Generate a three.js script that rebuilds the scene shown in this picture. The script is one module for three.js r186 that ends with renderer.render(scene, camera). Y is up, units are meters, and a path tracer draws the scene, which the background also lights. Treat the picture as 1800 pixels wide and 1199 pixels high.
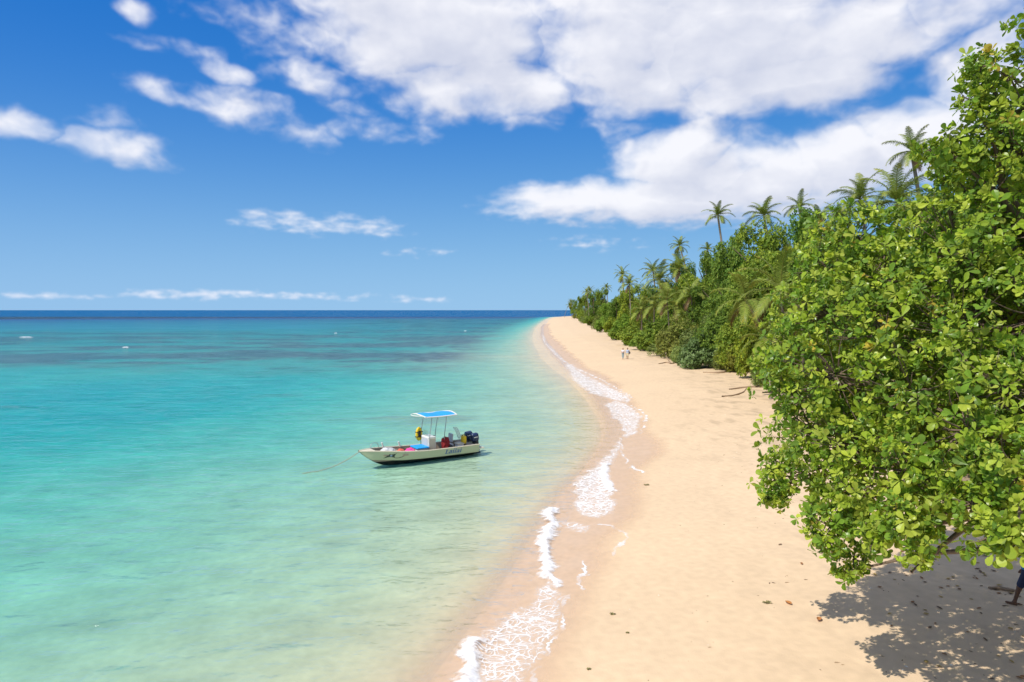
import * as THREE from 'three';
import { mergeGeometries } from 'three/addons/utils/BufferGeometryUtils.js';
import { RoundedBoxGeometry } from 'three/addons/geometries/RoundedBoxGeometry.js';
import { MarchingCubes } from 'three/addons/objects/MarchingCubes.js';

// ---------------------------------------------------------------- camera, sky, sun, exposure
const V = (x, y, z) => new THREE.Vector3(x, y, z);
const scene = new THREE.Scene();
const FOCAL = 1200, HORIZON = 545, EYE = 8.5;                  // in pixels of the 1800 x 1199 photograph
const PITCH = Math.atan((599.5 - HORIZON) / FOCAL);
const camera = new THREE.PerspectiveCamera(2 * Math.atan(599.5 / FOCAL) * 180 / Math.PI, 1024 / 682, 0.3, 60000);
camera.position.set(0, EYE, 0);
camera.rotation.set(-PITCH, 0, 0);
camera.updateMatrixWorld(true);
const renderer = new THREE.WebGLRenderer({ antialias: true });
renderer.toneMapping = THREE.LinearToneMapping;
renderer.toneMappingExposure = 1.11;
renderer.shadowMap.enabled = true;

const SUN = V(-0.52, 0.80, 0.38).normalize();
const sun = new THREE.DirectionalLight(new THREE.Color(1, 0.95, 0.86), 4.2);
sun.name = 'sun';
sun.position.copy(SUN).multiplyScalar(120).add(V(10, 0, -40));
sun.target.position.set(10, 0, -40);
sun.castShadow = true;
sun.shadow.mapSize.set(4096, 4096);
Object.assign(sun.shadow.camera, { left: -90, right: 90, top: 90, bottom: -90, near: 1, far: 300 });
scene.add(sun, sun.target);

// ---------------------------------------------------------------- random numbers and noise
function rng(seed) {
  let a = seed >>> 0;
  return () => { a = (a + 0x6D2B79F5) | 0; let t = Math.imul(a ^ (a >>> 15), 1 | a); t = (t + Math.imul(t ^ (t >>> 7), 61 | t)) ^ t; return ((t ^ (t >>> 14)) >>> 0) / 4294967296; };
}
const PERM = new Uint8Array(512), GRX = new Float32Array(256), GRY = new Float32Array(256);
{ const r = rng(77), p = [...Array(256).keys()]; for (let i = 255; i > 0; i--) { const j = Math.floor(r() * (i + 1)); [p[i], p[j]] = [p[j], p[i]]; } for (let i = 0; i < 512; i++) PERM[i] = p[i & 255]; for (let i = 0; i < 256; i++) { const a = r() * 6.2832; GRX[i] = Math.cos(a); GRY[i] = Math.sin(a); } }
function noise(x, y) {                                          // gradient noise, about -1..1
  const xi = Math.floor(x), yi = Math.floor(y), fx = x - xi, fy = y - yi, X = xi & 255, Y = yi & 255;
  const u = fx * fx * fx * (fx * (fx * 6 - 15) + 10), v = fy * fy * fy * (fy * (fy * 6 - 15) + 10);
  const g = (h, dx, dy) => GRX[h] * dx + GRY[h] * dy;
  const a = g(PERM[PERM[X] + Y], fx, fy), b = g(PERM[PERM[X + 1] + Y], fx - 1, fy), c = g(PERM[PERM[X] + Y + 1], fx, fy - 1), d = g(PERM[PERM[X + 1] + Y + 1], fx - 1, fy - 1);
  return 1.5 * (a + u * (b - a) + v * (c + u * (d - c) - a - u * (b - a)));
}
function fbm(x, y, n = 5, gain = 0.5) { let s = 0, a = 0.55; for (let i = 0; i < n; i++) { s += a * noise(x + i * 17.3, y - i * 9.1); x *= 2.03; y *= 2.03; a *= gain; } return s; }
function tileNoise(x, y, p) {                                    // gradient noise with period p
  const xi = Math.floor(x), yi = Math.floor(y), fx = x - xi, fy = y - yi, m = (k) => ((k % p) + p) % p, X = m(xi), X1 = m(xi + 1), Y = m(yi), Y1 = m(yi + 1);
  const u = fx * fx * (3 - 2 * fx), v = fy * fy * (3 - 2 * fy), g = (h, dx, dy) => GRX[h] * dx + GRY[h] * dy;
  const a = g(PERM[PERM[X] + Y], fx, fy), b = g(PERM[PERM[X1] + Y], fx - 1, fy), c = g(PERM[PERM[X] + Y1], fx, fy - 1), d = g(PERM[PERM[X1] + Y1], fx - 1, fy - 1);
  return 1.5 * (a + u * (b - a) + v * (c + u * (d - c) - a - u * (b - a)));
}
const clamp = (x, a = 0, b = 1) => Math.min(b, Math.max(a, x));
const smooth = (a, b, x) => { const t = clamp((x - a) / (b - a)); return t * t * (3 - 2 * t); };
const mix = (a, b, t) => a + (b - a) * t;
function curve(points) {                                         // piecewise linear, softened
  return (x) => {
    if (x <= points[0][0]) { const [p, q] = points; return p[1] + (x - p[0]) * (q[1] - p[1]) / (q[0] - p[0]); }
    for (let i = 1; i < points.length; i++) if (x <= points[i][0] || i === points.length - 1) { const [p, q] = [points[i - 1], points[i]]; return p[1] + (x - p[0]) * (q[1] - p[1]) / (q[0] - p[0]); }
  };
}
function softCurve(points) { const f = curve(points); return (x) => { const w = Math.max(1.2, Math.abs(x) * 0.07); return (f(x - w) + 2 * f(x - w / 2) + 2 * f(x) + 2 * f(x + w / 2) + f(x + w)) / 8; }; }

// pixel of the photograph -> direction, point on a level plane, point at a depth; and back
const SP = Math.sin(PITCH), CP = Math.cos(PITCH);
function rayOf(px, py) { const x = (px - 900) / FOCAL, y = (599.5 - py) / FOCAL; return V(x, y * CP - SP, -CP - y * SP); }
function onLevel(px, py, y = 0) { const r = rayOf(px, py), k = (y - EYE) / r.y; return V(r.x * k, y, r.z * k); }
function atDepth(px, py, d) { const r = rayOf(px, py), k = d / -r.z; return V(r.x * k, EYE + r.y * k, -d); }
function pixelOf(x, y, z) { const Y = y - EYE, zz = -(z * CP - Y * SP), yy = Y * CP + z * SP; return [900 + x / zz * FOCAL, 599.5 - yy / zz * FOCAL, zz]; }

// ---------------------------------------------------------------- sky: clear air and clouds
{
  const W = 4096, H = 2048, data = new Float32Array(W * H * 4);
  // cloud banks: azimuth and height through the photograph's pixels, half width, half height, weight, lean
  const banks = [
    [50, 226, 150, 30, 1.0, 0.12], [185, 258, 140, 30, 1.05, 0.12], [165, 205, 80, 26, 0.62, 0.15],
    [335, 165, 105, 24, 0.7, 0.15], [470, 205, 100, 36, 0.78, 0.3], [385, 115, 52, 20, 0.68, 0.3], [225, 72, 60, 15, 0.7, 0.25], [238, 18, 42, 15, 0.55, 0.1], [300, 90, 60, 18, 0.35, 0.4],
    [440, 35, 105, 48, 0.8, 0.45], [560, 140, 90, 28, 0.72, 0.1], [600, 185, 45, 18, 0.5, 0.1], [675, 232, 95, 20, 0.6, 0.12],
    [580, 60, 110, 40, 0.62, 0.35], [760, 40, 220, 100, 1.5, 0.15], [830, 140, 170, 65, 1.25, 0.1], [900, 205, 80, 30, 0.7, 0.1], [700, 130, 80, 35, 0.6, 0],
    [1090, 60, 190, 85, 1.35, 0.1], [1120, 150, 120, 70, 1.15, 0.2], [1300, 60, 260, 95, 1.5, 0.05], [1370, 140, 190, 55, 1.35, 0.12], [1520, 60, 170, 70, 1.05, -0.2], [1650, 10, 180, 55, 1.0, -0.1], [1180, 10, 400, 50, 1.2, 0],
    [1010, 355, 150, 36, 1.15, 0.0], [1150, 350, 190, 46, 1.35, 0.0], [1190, 285, 120, 60, 1.3, -0.1], [1330, 310, 170, 70, 1.3, 0.05], [1480, 290, 170, 75, 1.25, -0.1], [1620, 250, 170, 90, 1.2, -0.2], [1720, 170, 140, 90, 1.1, -0.2], [1560, 190, 130, 40, 0.65, -0.25], [1400, 360, 200, 30, 0.8, 0],
    [1100, 215, 90, 30, 0.7, 0.2],
    [560, 394, 150, 19, 0.68, 0.06], [650, 402, 60, 15, 0.7, 0], [480, 385, 70, 12, 0.5, 0], [735, 443, 62, 8, 0.42, 0], [1060, 425, 90, 14, 0.42, 0], [930, 322, 25, 10, 0.5, 0],
    [90, 519, 80, 7, 0.62, 0], [360, 518, 150, 9, 0.72, 0], [520, 521, 140, 7, 0.6, 0], [720, 526, 80, 6, 0.5, 0], [15, 518, 20, 6, 0.6, 0], [240, 518, 50, 6, 0.7, 0],
    [-150, 200, 170, 45, 0.9, 0.1], [1980, 120, 200, 120, 1.1, 0], [1950, 350, 220, 70, 0.9, 0], [700, -90, 320, 90, 1.2, 0.1], [1350, -100, 420, 110, 1.3, 0], [200, -110, 200, 50, 0.8, 0.1],
  ];
  const D = 180 / Math.PI;
  const list = banks.map(([px, py, rx, ry, w, lean]) => { const r = rayOf(px, py).normalize(); const az = Math.atan2(r.x, -r.z) * D, el = Math.asin(r.y) * D, c = Math.cos(Math.atan((px - 900) / FOCAL)); return [az, el, rx / FOCAL * D * c * c, ry / FOCAL * D * c, w, lean]; });
  const air = (el, dAz, out) => {
    const side = 0.95 * (1 + 0.05 * dAz);
    out[0] = (0.010 + 0.29 * Math.exp(-Math.pow(el / 10, 1.5))) * side; out[1] = (0.15 + 0.38 * Math.exp(-Math.pow(el / 12, 1.6))) * side; out[2] = (0.49 + 0.28 * Math.exp(-Math.pow(el / 18, 1.5))) * 0.97;
    const z = smooth(30, 90, el); out[0] *= 1 - 0.3 * z; out[1] *= 1 - 0.3 * z; out[2] *= 1 - 0.25 * z;
  };
  const a3 = [0, 0, 0];
  const biasAt = (az, el) => {
    let b = -1;
    const near = Math.abs(az) < 62 && el < 48;
    if (near) for (let i = 0; i < list.length; i++) { const [ca, ce, ra, re, w, lean] = list[i], dx = (az - ca) / ra; if (dx > 1.9 || dx < -1.9) continue; const dy = (el - ce + lean * (az - ca) * 0.6) / re, q = dx * dx + dy * dy; if (q < 3.6) { const v = w * (1 - 0.55 * q) - 0.34; if (v > b) b = b > -0.6 ? Math.max(v, v + 0.25 * (b + 0.6) * 0.3) : v; } }
    const out = Math.max(smooth(40, 56, Math.abs(az)), smooth(31, 42, el));
    if (out > 0) { const s = 0.34 + 0.9 * fbm(az * 0.035 + 4, el * 0.07 + 9, 3) - 0.25 * smooth(70, 90, el); b = mix(b, s, out); }  // unseen cloud cover, thickened out of view to whiten the fill in shadows
    return b;
  };
  const density = (az, el, oct) => {
    const low = 1 - smooth(2, 13, el);
    const wx = 0.8 * noise(az * 0.16 + 3, el * 0.3) + 0.5 * noise(az * 0.5, el * 0.9 + 7), wy = 0.4 * noise(az * 0.2 - 8, el * 0.35 + 5) + 0.3 * noise(az * 0.55 + 2, el * 0.95);
    const b = biasAt(az + wx, el + wy * smooth(1, 12, el));
    if (b < -0.8) return -0.8;
    let n = low < 1 ? fbm((az + wx * 0.6) * 0.17, (el + wy * 0.6) * 0.30, oct, 0.53) : 0;
    if (low < 1) { let q = 0, a = 0.1, X = (az + wx * 0.5) * 0.42 + 5, Z = (el + wy) * 0.62; for (let i = 0; i < 4; i++) { q += a * (0.42 - Math.abs(noise(X, Z)) * 1.5); X = X * 2.1 + 3; Z *= 2.1; a *= 0.55; } n += q; }
    if (low > 0) n = mix(n, fbm(az * 0.6, el * 1.9, oct, 0.55), low);
    return b + n * mix(0.98, 0.95, low) * (1 - 0.4 * smooth(0.25, 0.9, b));
  };
  for (let row = H / 2; row < H; row++) {
    const el = ((row + 0.5) / H - 0.5) * 180, fine = el < 40;
    for (let col = 0; col < W; col++) {
      const th = ((col + 0.5) / W - 0.5) * 360;                  // atan2(z, x)
      let az = th + 90; if (az > 180) az -= 360;
      const inView = fine && Math.abs(az) < 46;
      if (!inView && (row & 1 || col & 1) && row > H / 2) { const src = ((row & ~1) * W + (col & ~1)) * 4, at = (row * W + col) * 4; if ((row & ~1) >= H / 2) { data[at] = data[src]; data[at + 1] = data[src + 1]; data[at + 2] = data[src + 2]; data[at + 3] = 1; continue; } }
      air(el, clamp(az / 60, -1, 1), a3);
      const d = density(az, el, inView ? 7 : 5), alpha = Math.pow(smooth(-0.18, 0.88, d), 1.2) * 0.95;
      const at = (row * W + col) * 4;
      let r = a3[0], g = a3[1], bl = a3[2];
      if (alpha > 0.002) {
        const up = density(az - 1.3, el + 1.6, 5);               // towards the sun: thick there means shade here
        const lit = clamp(0.80 - 0.34 * smooth(0.1, 1.3, up) + 0.42 * (d - up) + 0.10 * fbm(az * 0.3, el * 0.6, 4), 0.22, 1.0);
        const low = 1 - smooth(0, 9, el);
        const cr = mix(mix(0.50, 0.88, lit), 0.62, low * 0.6), cg = mix(mix(0.54, 0.88, lit), 0.70, low * 0.6), cb = mix(mix(0.68, 0.92, lit), 0.86, low * 0.6);
        r = mix(r, cr, alpha); g = mix(g, cg, alpha); bl = mix(bl, cb, alpha);
      }
      data[at] = r; data[at + 1] = g; data[at + 2] = bl; data[at + 3] = 1;
    }
  }
  for (let i = 0; i < W * (H / 2); i++) { data[i * 4] = 0.30; data[i * 4 + 1] = 0.50; data[i * 4 + 2] = 0.66; data[i * 4 + 3] = 1; }
  const sky = new THREE.DataTexture(data, W, H, THREE.RGBAFormat, THREE.FloatType);
  sky.mapping = THREE.EquirectangularReflectionMapping; sky.magFilter = THREE.LinearFilter; sky.needsUpdate = true;
  scene.background = sky; scene.environment = sky;
}
console.log('sky done');

// ---------------------------------------------------------------- helpers for things and parts
const taken = {};
function numbered(name) { const n = taken[name] ?? 0; taken[name] = n + 1; return n ? `${name}_${String(n).padStart(3, '0')}` : name; }
const shadowed = (m) => { m.castShadow = m.receiveShadow = true; return m; };
function thing(name, label, category, pos, turn = 0, group) {
  const o = new THREE.Group(); o.name = numbered(name); o.position.copy(pos); o.rotation.y = turn;
  o.userData = { label, category }; if (group) o.userData.group = group; scene.add(o); return o;
}
function single(name, geo, mat, label, category, group) { const m = shadowed(new THREE.Mesh(geo, mat)); m.name = numbered(name); m.userData = { label, category }; if (group) m.userData.group = group; scene.add(m); return m; }
function structure(name, geo, mat, label, parent = scene) { const m = shadowed(new THREE.Mesh(geo, mat)); m.name = name; if (parent === scene) m.userData = { kind: 'structure', label, category: name.replace(/_/g, ' ') }; parent.add(m); return m; }
function part(name, geo, mat, parent) { const m = shadowed(new THREE.Mesh(geo, mat)); m.name = name; parent.add(m); return m; }
class Mesher {                                                   // loose triangles with colours
  constructor() { this.p = []; this.c = []; this.u = []; }
  tri(a, b, c, col) { this.p.push(a.x, a.y, a.z, b.x, b.y, b.z, c.x, c.y, c.z); if (col) for (let i = 0; i < 3; i++) this.c.push(col[0], col[1], col[2]); }
  quad(a, b, c, d, col) { this.tri(a, b, c, col); this.tri(a, c, d, col); }
  build() { const g = new THREE.BufferGeometry(); g.setAttribute('position', new THREE.Float32BufferAttribute(this.p, 3)); if (this.c.length) g.setAttribute('color', new THREE.Float32BufferAttribute(this.c, 3)); g.computeVertexNormals(); return g; }
}
function gridGeometry(nu, nv, at) {                              // at(i, j) -> { p, uv, c }
  const pos = new Float32Array(nu * nv * 3), uv = new Float32Array(nu * nv * 2); let col = null; const idx = [];
  for (let j = 0; j < nv; j++) for (let i = 0; i < nu; i++) {
    const v = at(i, j), k = j * nu + i; pos.set(v.p, k * 3); uv.set(v.uv ?? [0, 0], k * 2);
    if (v.c) { col ??= new Float32Array(nu * nv * 3); col.set(v.c, k * 3); }
    if (i < nu - 1 && j < nv - 1) idx.push(k, k + 1, k + nu, k + 1, k + nu + 1, k + nu);
  }
  const g = new THREE.BufferGeometry();
  g.setAttribute('position', new THREE.BufferAttribute(pos, 3)); g.setAttribute('uv', new THREE.BufferAttribute(uv, 2)); if (col) g.setAttribute('color', new THREE.BufferAttribute(col, 3));
  g.setIndex(idx); g.computeVertexNormals(); return g;
}
function taperTube(points, radii, sides = 7, wobble = 0, seed = 1) {
  const c = new THREE.CatmullRomCurve3(points), n = (points.length - 1) * 4, rr = rng(seed);
  const frames = c.computeFrenetFrames(n, false), rad = (t) => { const k = t * (radii.length - 1), i = Math.min(radii.length - 2, Math.floor(k)); return mix(radii[i], radii[i + 1], k - i); };
  const ring = [...Array(n + 1)].map(() => 1 + wobble * (rr() - 0.5));
  return gridGeometry(sides + 1, n + 1, (i, j) => { const t = j / n, p = c.getPoint(t), a = -i / sides * 2 * Math.PI, r = rad(t) * ring[j]; p.addScaledVector(frames.normals[j], Math.cos(a) * r).addScaledVector(frames.binormals[j], Math.sin(a) * r); return { p: p.toArray(), uv: [i / sides, t * c.getLength() * 1.5] }; });
}
function byteTexture(w, h, f, { srgb = true, repeat = true } = {}) {   // f(x, y) -> [r, g, b, a] in 0..1 as stored
  const d = new Uint8Array(w * h * 4);
  for (let y = 0; y < h; y++) for (let x = 0; x < w; x++) { const v = f(x, y), k = (y * w + x) * 4; for (let c = 0; c < 4; c++) d[k + c] = clamp(v[c] ?? 1) * 255; }
  const t = new THREE.DataTexture(d, w, h); t.magFilter = THREE.LinearFilter; t.minFilter = THREE.LinearMipmapLinearFilter; t.generateMipmaps = true;
  if (repeat) t.wrapS = t.wrapT = THREE.RepeatWrapping; if (srgb) t.colorSpace = THREE.SRGBColorSpace; t.needsUpdate = true; return t;
}
const lin = (r, g, b) => new THREE.Color().setRGB(r, g, b);

// ---------------------------------------------------------------- terrain: shoreline, beach, seabed
function tabled(f) { const t = new Float64Array(11000); for (let i = 0; i < 11000; i++) t[i] = f(-65 + i * 0.1); return (d) => { const k = (d + 65) * 10, i = Math.floor(k); return i >= 0 && i < 10999 ? t[i] + (t[i + 1] - t[i]) * (k - i) : f(d); }; }
const shoreCurve = softCurve([[-60, -14], [0, -4.6], [8, -2.9], [15, -0.9], [20, 0.5], [26, 2.1], [31, 3.4], [37, 5.5], [45, 7.7], [52, 8.6], [66, 9.4], [82, 9.7], [102, 9.3], [127, 9.3], [170, 9.6], [227, 11], [340, 16], [600, 33], [850, 54], [960, 120], [1400, 900], [30000, 9000]]);
const greenCurve = softCurve([[-60, 8], [0, 12], [20, 16], [40, 19], [57, 24], [80, 29.5], [95, 29.5], [110, 28], [143, 30.5], [222, 38], [330, 46], [680, 63], [820, 72], [960, 140], [1400, 930], [30000, 9100]]);
const shoreTable = tabled(shoreCurve), greenTable = tabled(greenCurve);
function shoreX(d) { return shoreTable(d); }
function greenX(d) { return greenTable(d); }
const deepest = curve([[0, 1.35], [40, 1.3], [60, 1.2], [90, 0.85], [110, 0.55], [180, 0.46], [250, 0.46], [420, 0.42], [560, 0.42], [760, 0.5], [870, 1.0], [1000, 6], [1500, 30], [40000, 60]]);
function cross(x, z) { const d = -z, s = (shoreX(d + 1) - shoreX(d - 1)) / 2; return (x - shoreX(d)) / Math.sqrt(1 + s * s); }
function reefAt(x, z) {                                          // share of coral and weed on the bed, 0..1
  const d = -z; if (d < 32) return 0;
  const c = -cross(x, z);
  const zone = smooth(80, 120, d + 6 * noise(x * 0.05, z * 0.05)) * (1 - smooth(620, 800, d)) * smooth(9, 26, c);
  const left = 1 - 0.75 * smooth(230, 330, d) * smooth(0.12, 0.34, (-x) / d + 0.25 * noise(z * 0.01, 3) * 0.4);
  const near = 0.9 * smooth(0.30, 0.62, fbm(x * 0.07 + 2, z * 0.12, 4)) * smooth(36, 60, d);
  const p = smooth(-0.3, 0.3, fbm(x * 0.03 + 7, z * 0.05, 5, 0.65) + 0.22 * noise(x * 0.35, z * 0.3));
  return clamp(zone * left * (0.42 + 0.75 * p) + near * smooth(6, 16, c) * 0.55);
}
function heightAt(x, z) {
  const c = cross(x, z), d = -z;
  if (c >= 0) {
    const w = Math.max(6, greenX(d) - shoreX(d));
    let h = 0.095 * Math.min(c, 9) + 0.03 * clamp(c - 9, 0, 14) + 0.35 * smooth(w - 3, w + 8, c) + 1.0 * smooth(w + 5, w + 60, c);
    h += (0.05 * noise(x * 0.35, z * 0.35) + 0.025 * noise(x * 1.1, z * 1.1)) * smooth(4, 9, c) + 0.02 * noise(x * 0.25, z * 0.25) * smooth(0, 2, c);
    return h;
  }
  const s = -c, lim = deepest(Math.hypot(x, z));
  const sn = s * (d > 22 ? Math.pow(22 / Math.min(d, 120), 0.9 * (1 - smooth(10, 45, s))) : 1);
  let dep = sn < 3 ? 0.075 * sn : 0.225 + 0.05 * (sn - 3);
  dep = lim * (1 - Math.exp(-dep / lim)) ;
  dep *= 1 + 0.22 * fbm(x * 0.06, z * 0.06, 3) * smooth(2, 8, s);
  const reef = reefAt(x, z);
  return -0.6 * dep * (1 - 0.62 * reef) - 0.012 * smooth(0, 1, s);
}
const spaced = (from, to, first, grow) => { const a = [from]; let st = first; while (a[a.length - 1] < to) { a.push(a[a.length - 1] + st); st *= grow; } a[a.length - 1] = to; return a; };
const xsFine = []; for (let x = -9; x <= 16; x += 0.125) xsFine.push(x);
const xsGround = [...spaced(9, 26000, 0.16, 1.055).slice(1).reverse().map((x) => -x), ...xsFine, ...spaced(16, 26000, 0.16, 1.055).slice(1)];
const dsGround = [-60, -40, -25, -15, -8, -3, 1, 4, 6.5, 8.5, 10, ...spaced(11, 1000, 0.11, 1.0072), 1050, 1120, 1200, 1350, 1600, 2100, 3000, 5000, 9000, 16000, 30000];
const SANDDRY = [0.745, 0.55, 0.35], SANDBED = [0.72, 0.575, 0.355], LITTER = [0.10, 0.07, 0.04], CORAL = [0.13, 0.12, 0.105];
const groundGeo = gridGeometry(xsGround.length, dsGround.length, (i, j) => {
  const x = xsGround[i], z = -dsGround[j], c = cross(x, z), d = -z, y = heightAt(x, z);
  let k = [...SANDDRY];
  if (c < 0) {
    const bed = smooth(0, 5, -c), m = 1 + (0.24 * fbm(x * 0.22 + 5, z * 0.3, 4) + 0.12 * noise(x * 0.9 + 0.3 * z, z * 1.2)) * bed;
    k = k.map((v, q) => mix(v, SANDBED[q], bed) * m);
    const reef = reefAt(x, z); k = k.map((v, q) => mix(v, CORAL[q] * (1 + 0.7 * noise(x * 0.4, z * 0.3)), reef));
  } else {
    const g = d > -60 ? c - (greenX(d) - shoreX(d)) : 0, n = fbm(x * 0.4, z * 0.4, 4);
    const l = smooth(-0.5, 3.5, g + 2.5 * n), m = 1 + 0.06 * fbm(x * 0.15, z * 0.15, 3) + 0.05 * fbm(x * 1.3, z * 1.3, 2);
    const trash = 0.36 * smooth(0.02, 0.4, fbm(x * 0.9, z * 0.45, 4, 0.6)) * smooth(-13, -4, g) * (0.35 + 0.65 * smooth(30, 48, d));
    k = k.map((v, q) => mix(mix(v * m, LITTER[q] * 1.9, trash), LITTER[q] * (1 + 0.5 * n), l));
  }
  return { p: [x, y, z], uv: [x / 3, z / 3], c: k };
});
const sandTile = byteTexture(1024, 1024, (x, y) => { const u = x / 1024, v = y / 1024, g = 0.955 + 0.03 * tileNoise(u * 12, v * 12, 12) + 0.02 * tileNoise(u * 200, v * 200, 200); return [g, g, g - 0.004, 1]; });
const sandBump = byteTexture(1024, 1024, (x, y) => {
  const u = x / 1024, v = y / 1024; let h = 0.5 + 0.16 * tileNoise(u * 9, v * 9, 9) + 0.12 * tileNoise(u * 24, v * 24, 24) + 0.07 * tileNoise(u * 90, v * 90, 90) + 0.05 * tileNoise(u * 250, v * 250, 250); return [h, h, h, 1];
}, { srgb: false });
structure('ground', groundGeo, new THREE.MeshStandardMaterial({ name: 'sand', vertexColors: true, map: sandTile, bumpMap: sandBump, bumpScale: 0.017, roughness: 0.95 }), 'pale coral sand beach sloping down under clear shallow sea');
console.log('ground done', xsGround.length, dsGround.length);

// ---------------------------------------------------------------- sea: rippled surface over a body of water that takes up red light
const sea = new THREE.Group(); sea.name = 'sea'; sea.userData = { kind: 'structure', label: 'clear turquoise sea turning deep blue at the horizon', category: 'sea' }; scene.add(sea);
const rippleNormals = (() => {
  const N = 1024, h = new Float32Array(N * N), d = new Uint8Array(N * N * 4);
  for (let y = 0; y < N; y++) for (let x = 0; x < N; x++) {
    const u = x / N, v = y / N, w = 0.5 * tileNoise(u * 4, v * 4, 4);
    h[y * N + x] = 0.055 * tileNoise(u * 5 + w, v * 9 + w, 45) * 1 + 0.026 * tileNoise(u * 14 + 2 * w, v * 24 + w, 168) + 0.010 * tileNoise(u * 40 + w, v * 60, 120) + 0.0028 * tileNoise(u * 110, v * 150, 1650 % 256 || 110);
  }
  const at = (x, y) => h[((y + N) % N) * N + ((x + N) % N)], step = 9 / N;
  for (let y = 0; y < N; y++) for (let x = 0; x < N; x++) {
    const n = V((at(x - 1, y) - at(x + 1, y)) / (2 * step), (at(x, y - 1) - at(x, y + 1)) / (2 * step), 1).normalize(), k = (y * N + x) * 4;
    d[k] = (n.x * 0.5 + 0.5) * 255; d[k + 1] = (n.y * 0.5 + 0.5) * 255; d[k + 2] = (n.z * 0.5 + 0.5) * 255; d[k + 3] = 255;
  }
  const t = new THREE.DataTexture(d, N, N); t.wrapS = t.wrapT = THREE.RepeatWrapping; t.magFilter = THREE.LinearFilter; t.needsUpdate = true; return t;
})();
const xsSea = [...spaced(14, 26000, 0.5, 1.07).slice(1).reverse().map((x) => -x), ...[...Array(141)].map((_, i) => -14 + i * 0.2), ...spaced(14, 26000, 0.6, 1.12).slice(1)];
const dsSea = [-60, -30, -10, 0, 6, ...spaced(10, 900, 0.16, 1.011), 1000, 1300, 2000, 4000, 9000, 16000, 30000];
const seaLevel = (x, z) => { const d = -z, c = -cross(x, z), a = 1 - smooth(120, 400, d); return a * smooth(0.5, 6, c) * (0.024 * noise(x * 0.28 + z * 0.1, z * 0.5) + 0.016 * noise(x * 0.7, z * 1.3) + 0.008 * noise(x * 1.7, z * 2.6)); };
const SPLIT = dsSea.findIndex((d) => d > 850);
const seaSheet = (ds) => gridGeometry(xsSea.length, ds.length, (i, j) => { const x = xsSea[i], z = -ds[j]; return { p: [x, seaLevel(x, z), z], uv: [x / 9, -z / 9] }; });
const surfaceLook = { color: 0xffffff, transmission: 1, thickness: 0, ior: 1.33, normalMap: rippleNormals };
structure('water_surface', seaSheet(dsSea.slice(0, SPLIT + 1)), new THREE.MeshPhysicalMaterial({ name: 'rippled water', ...surfaceLook, roughness: 0.06, specularIntensity: 0.48, normalScale: new THREE.Vector2(1.8, 1.8) }), '', sea);
structure('water_surface', seaSheet(dsSea.slice(SPLIT)), new THREE.MeshPhysicalMaterial({ name: 'wind-roughened water', ...surfaceLook, roughness: 0.2, specularIntensity: 0.3, normalScale: new THREE.Vector2(2.2, 2.2) }), '', sea);
const waterBox = (name, d0, d1, mat) => { const g = new THREE.BoxGeometry(50000, 80, d1 - d0); g.translate(0, -40.05, -(d0 + d1) / 2); structure(name, g, mat, '', sea); };
const body = { roughness: 0.9, specularIntensity: 0, transparent: true, thickness: 1, attenuationDistance: 0.6 };
waterBox('lagoon_water', -80, 870, new THREE.MeshPhysicalMaterial({ name: 'lagoon water', ...body, color: lin(0.01, 0.25, 0.34), opacity: 0.07, attenuationColor: lin(0.615, 0.938, 0.985) }));
waterBox('ocean_water', 870.5, 30000, new THREE.MeshPhysicalMaterial({ name: 'ocean water', ...body, color: lin(0.0, 0.105, 0.27), opacity: 0.9, attenuationColor: lin(0.5, 0.92, 0.97) }));
console.log('sea done');
// ---------------------------------------------------------------- wet sand and foam along the water's edge
function insidePoly(poly, x, y) { let k = false; for (let i = 0, j = poly.length - 1; i < poly.length; j = i++) { const [a, b] = poly[i], [c, d] = poly[j]; if ((b > y) !== (d > y) && x < (c - a) * (y - b) / (d - b) + a) k = !k; } return k; }
function edgeDistance(poly, x, y, closed = true) { const b = (poly.box ??= [Math.min(...poly.map((p) => p[0])) - 1.2, Math.max(...poly.map((p) => p[0])) + 1.2, Math.min(...poly.map((p) => p[1])) - 1.2, Math.max(...poly.map((p) => p[1])) + 1.2]); if (x < b[0] || x > b[1] || y < b[2] || y > b[3]) return 1e9; let m = 1e9; for (let i = closed ? 0 : 1; i < poly.length; i++) { const [a, b] = poly[i], [c, d] = poly[(i + poly.length - 1) % poly.length], t = clamp(((x - a) * (c - a) + (y - b) * (d - b)) / ((c - a) ** 2 + (d - b) ** 2 + 1e-9)); m = Math.min(m, Math.hypot(x - a - t * (c - a), y - b - t * (d - b))); } return m; }
const ground2 = (list) => list.map(([px, py]) => { const p = onLevel(px, py, 0.05); return [p.x, p.z]; });
const bent = (list, closed = false) => new THREE.CatmullRomCurve3(ground2(list).map(([x, z]) => V(x, 0, z)), closed).getPoints(list.length * 4).map((p) => [p.x, p.z]);
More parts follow.
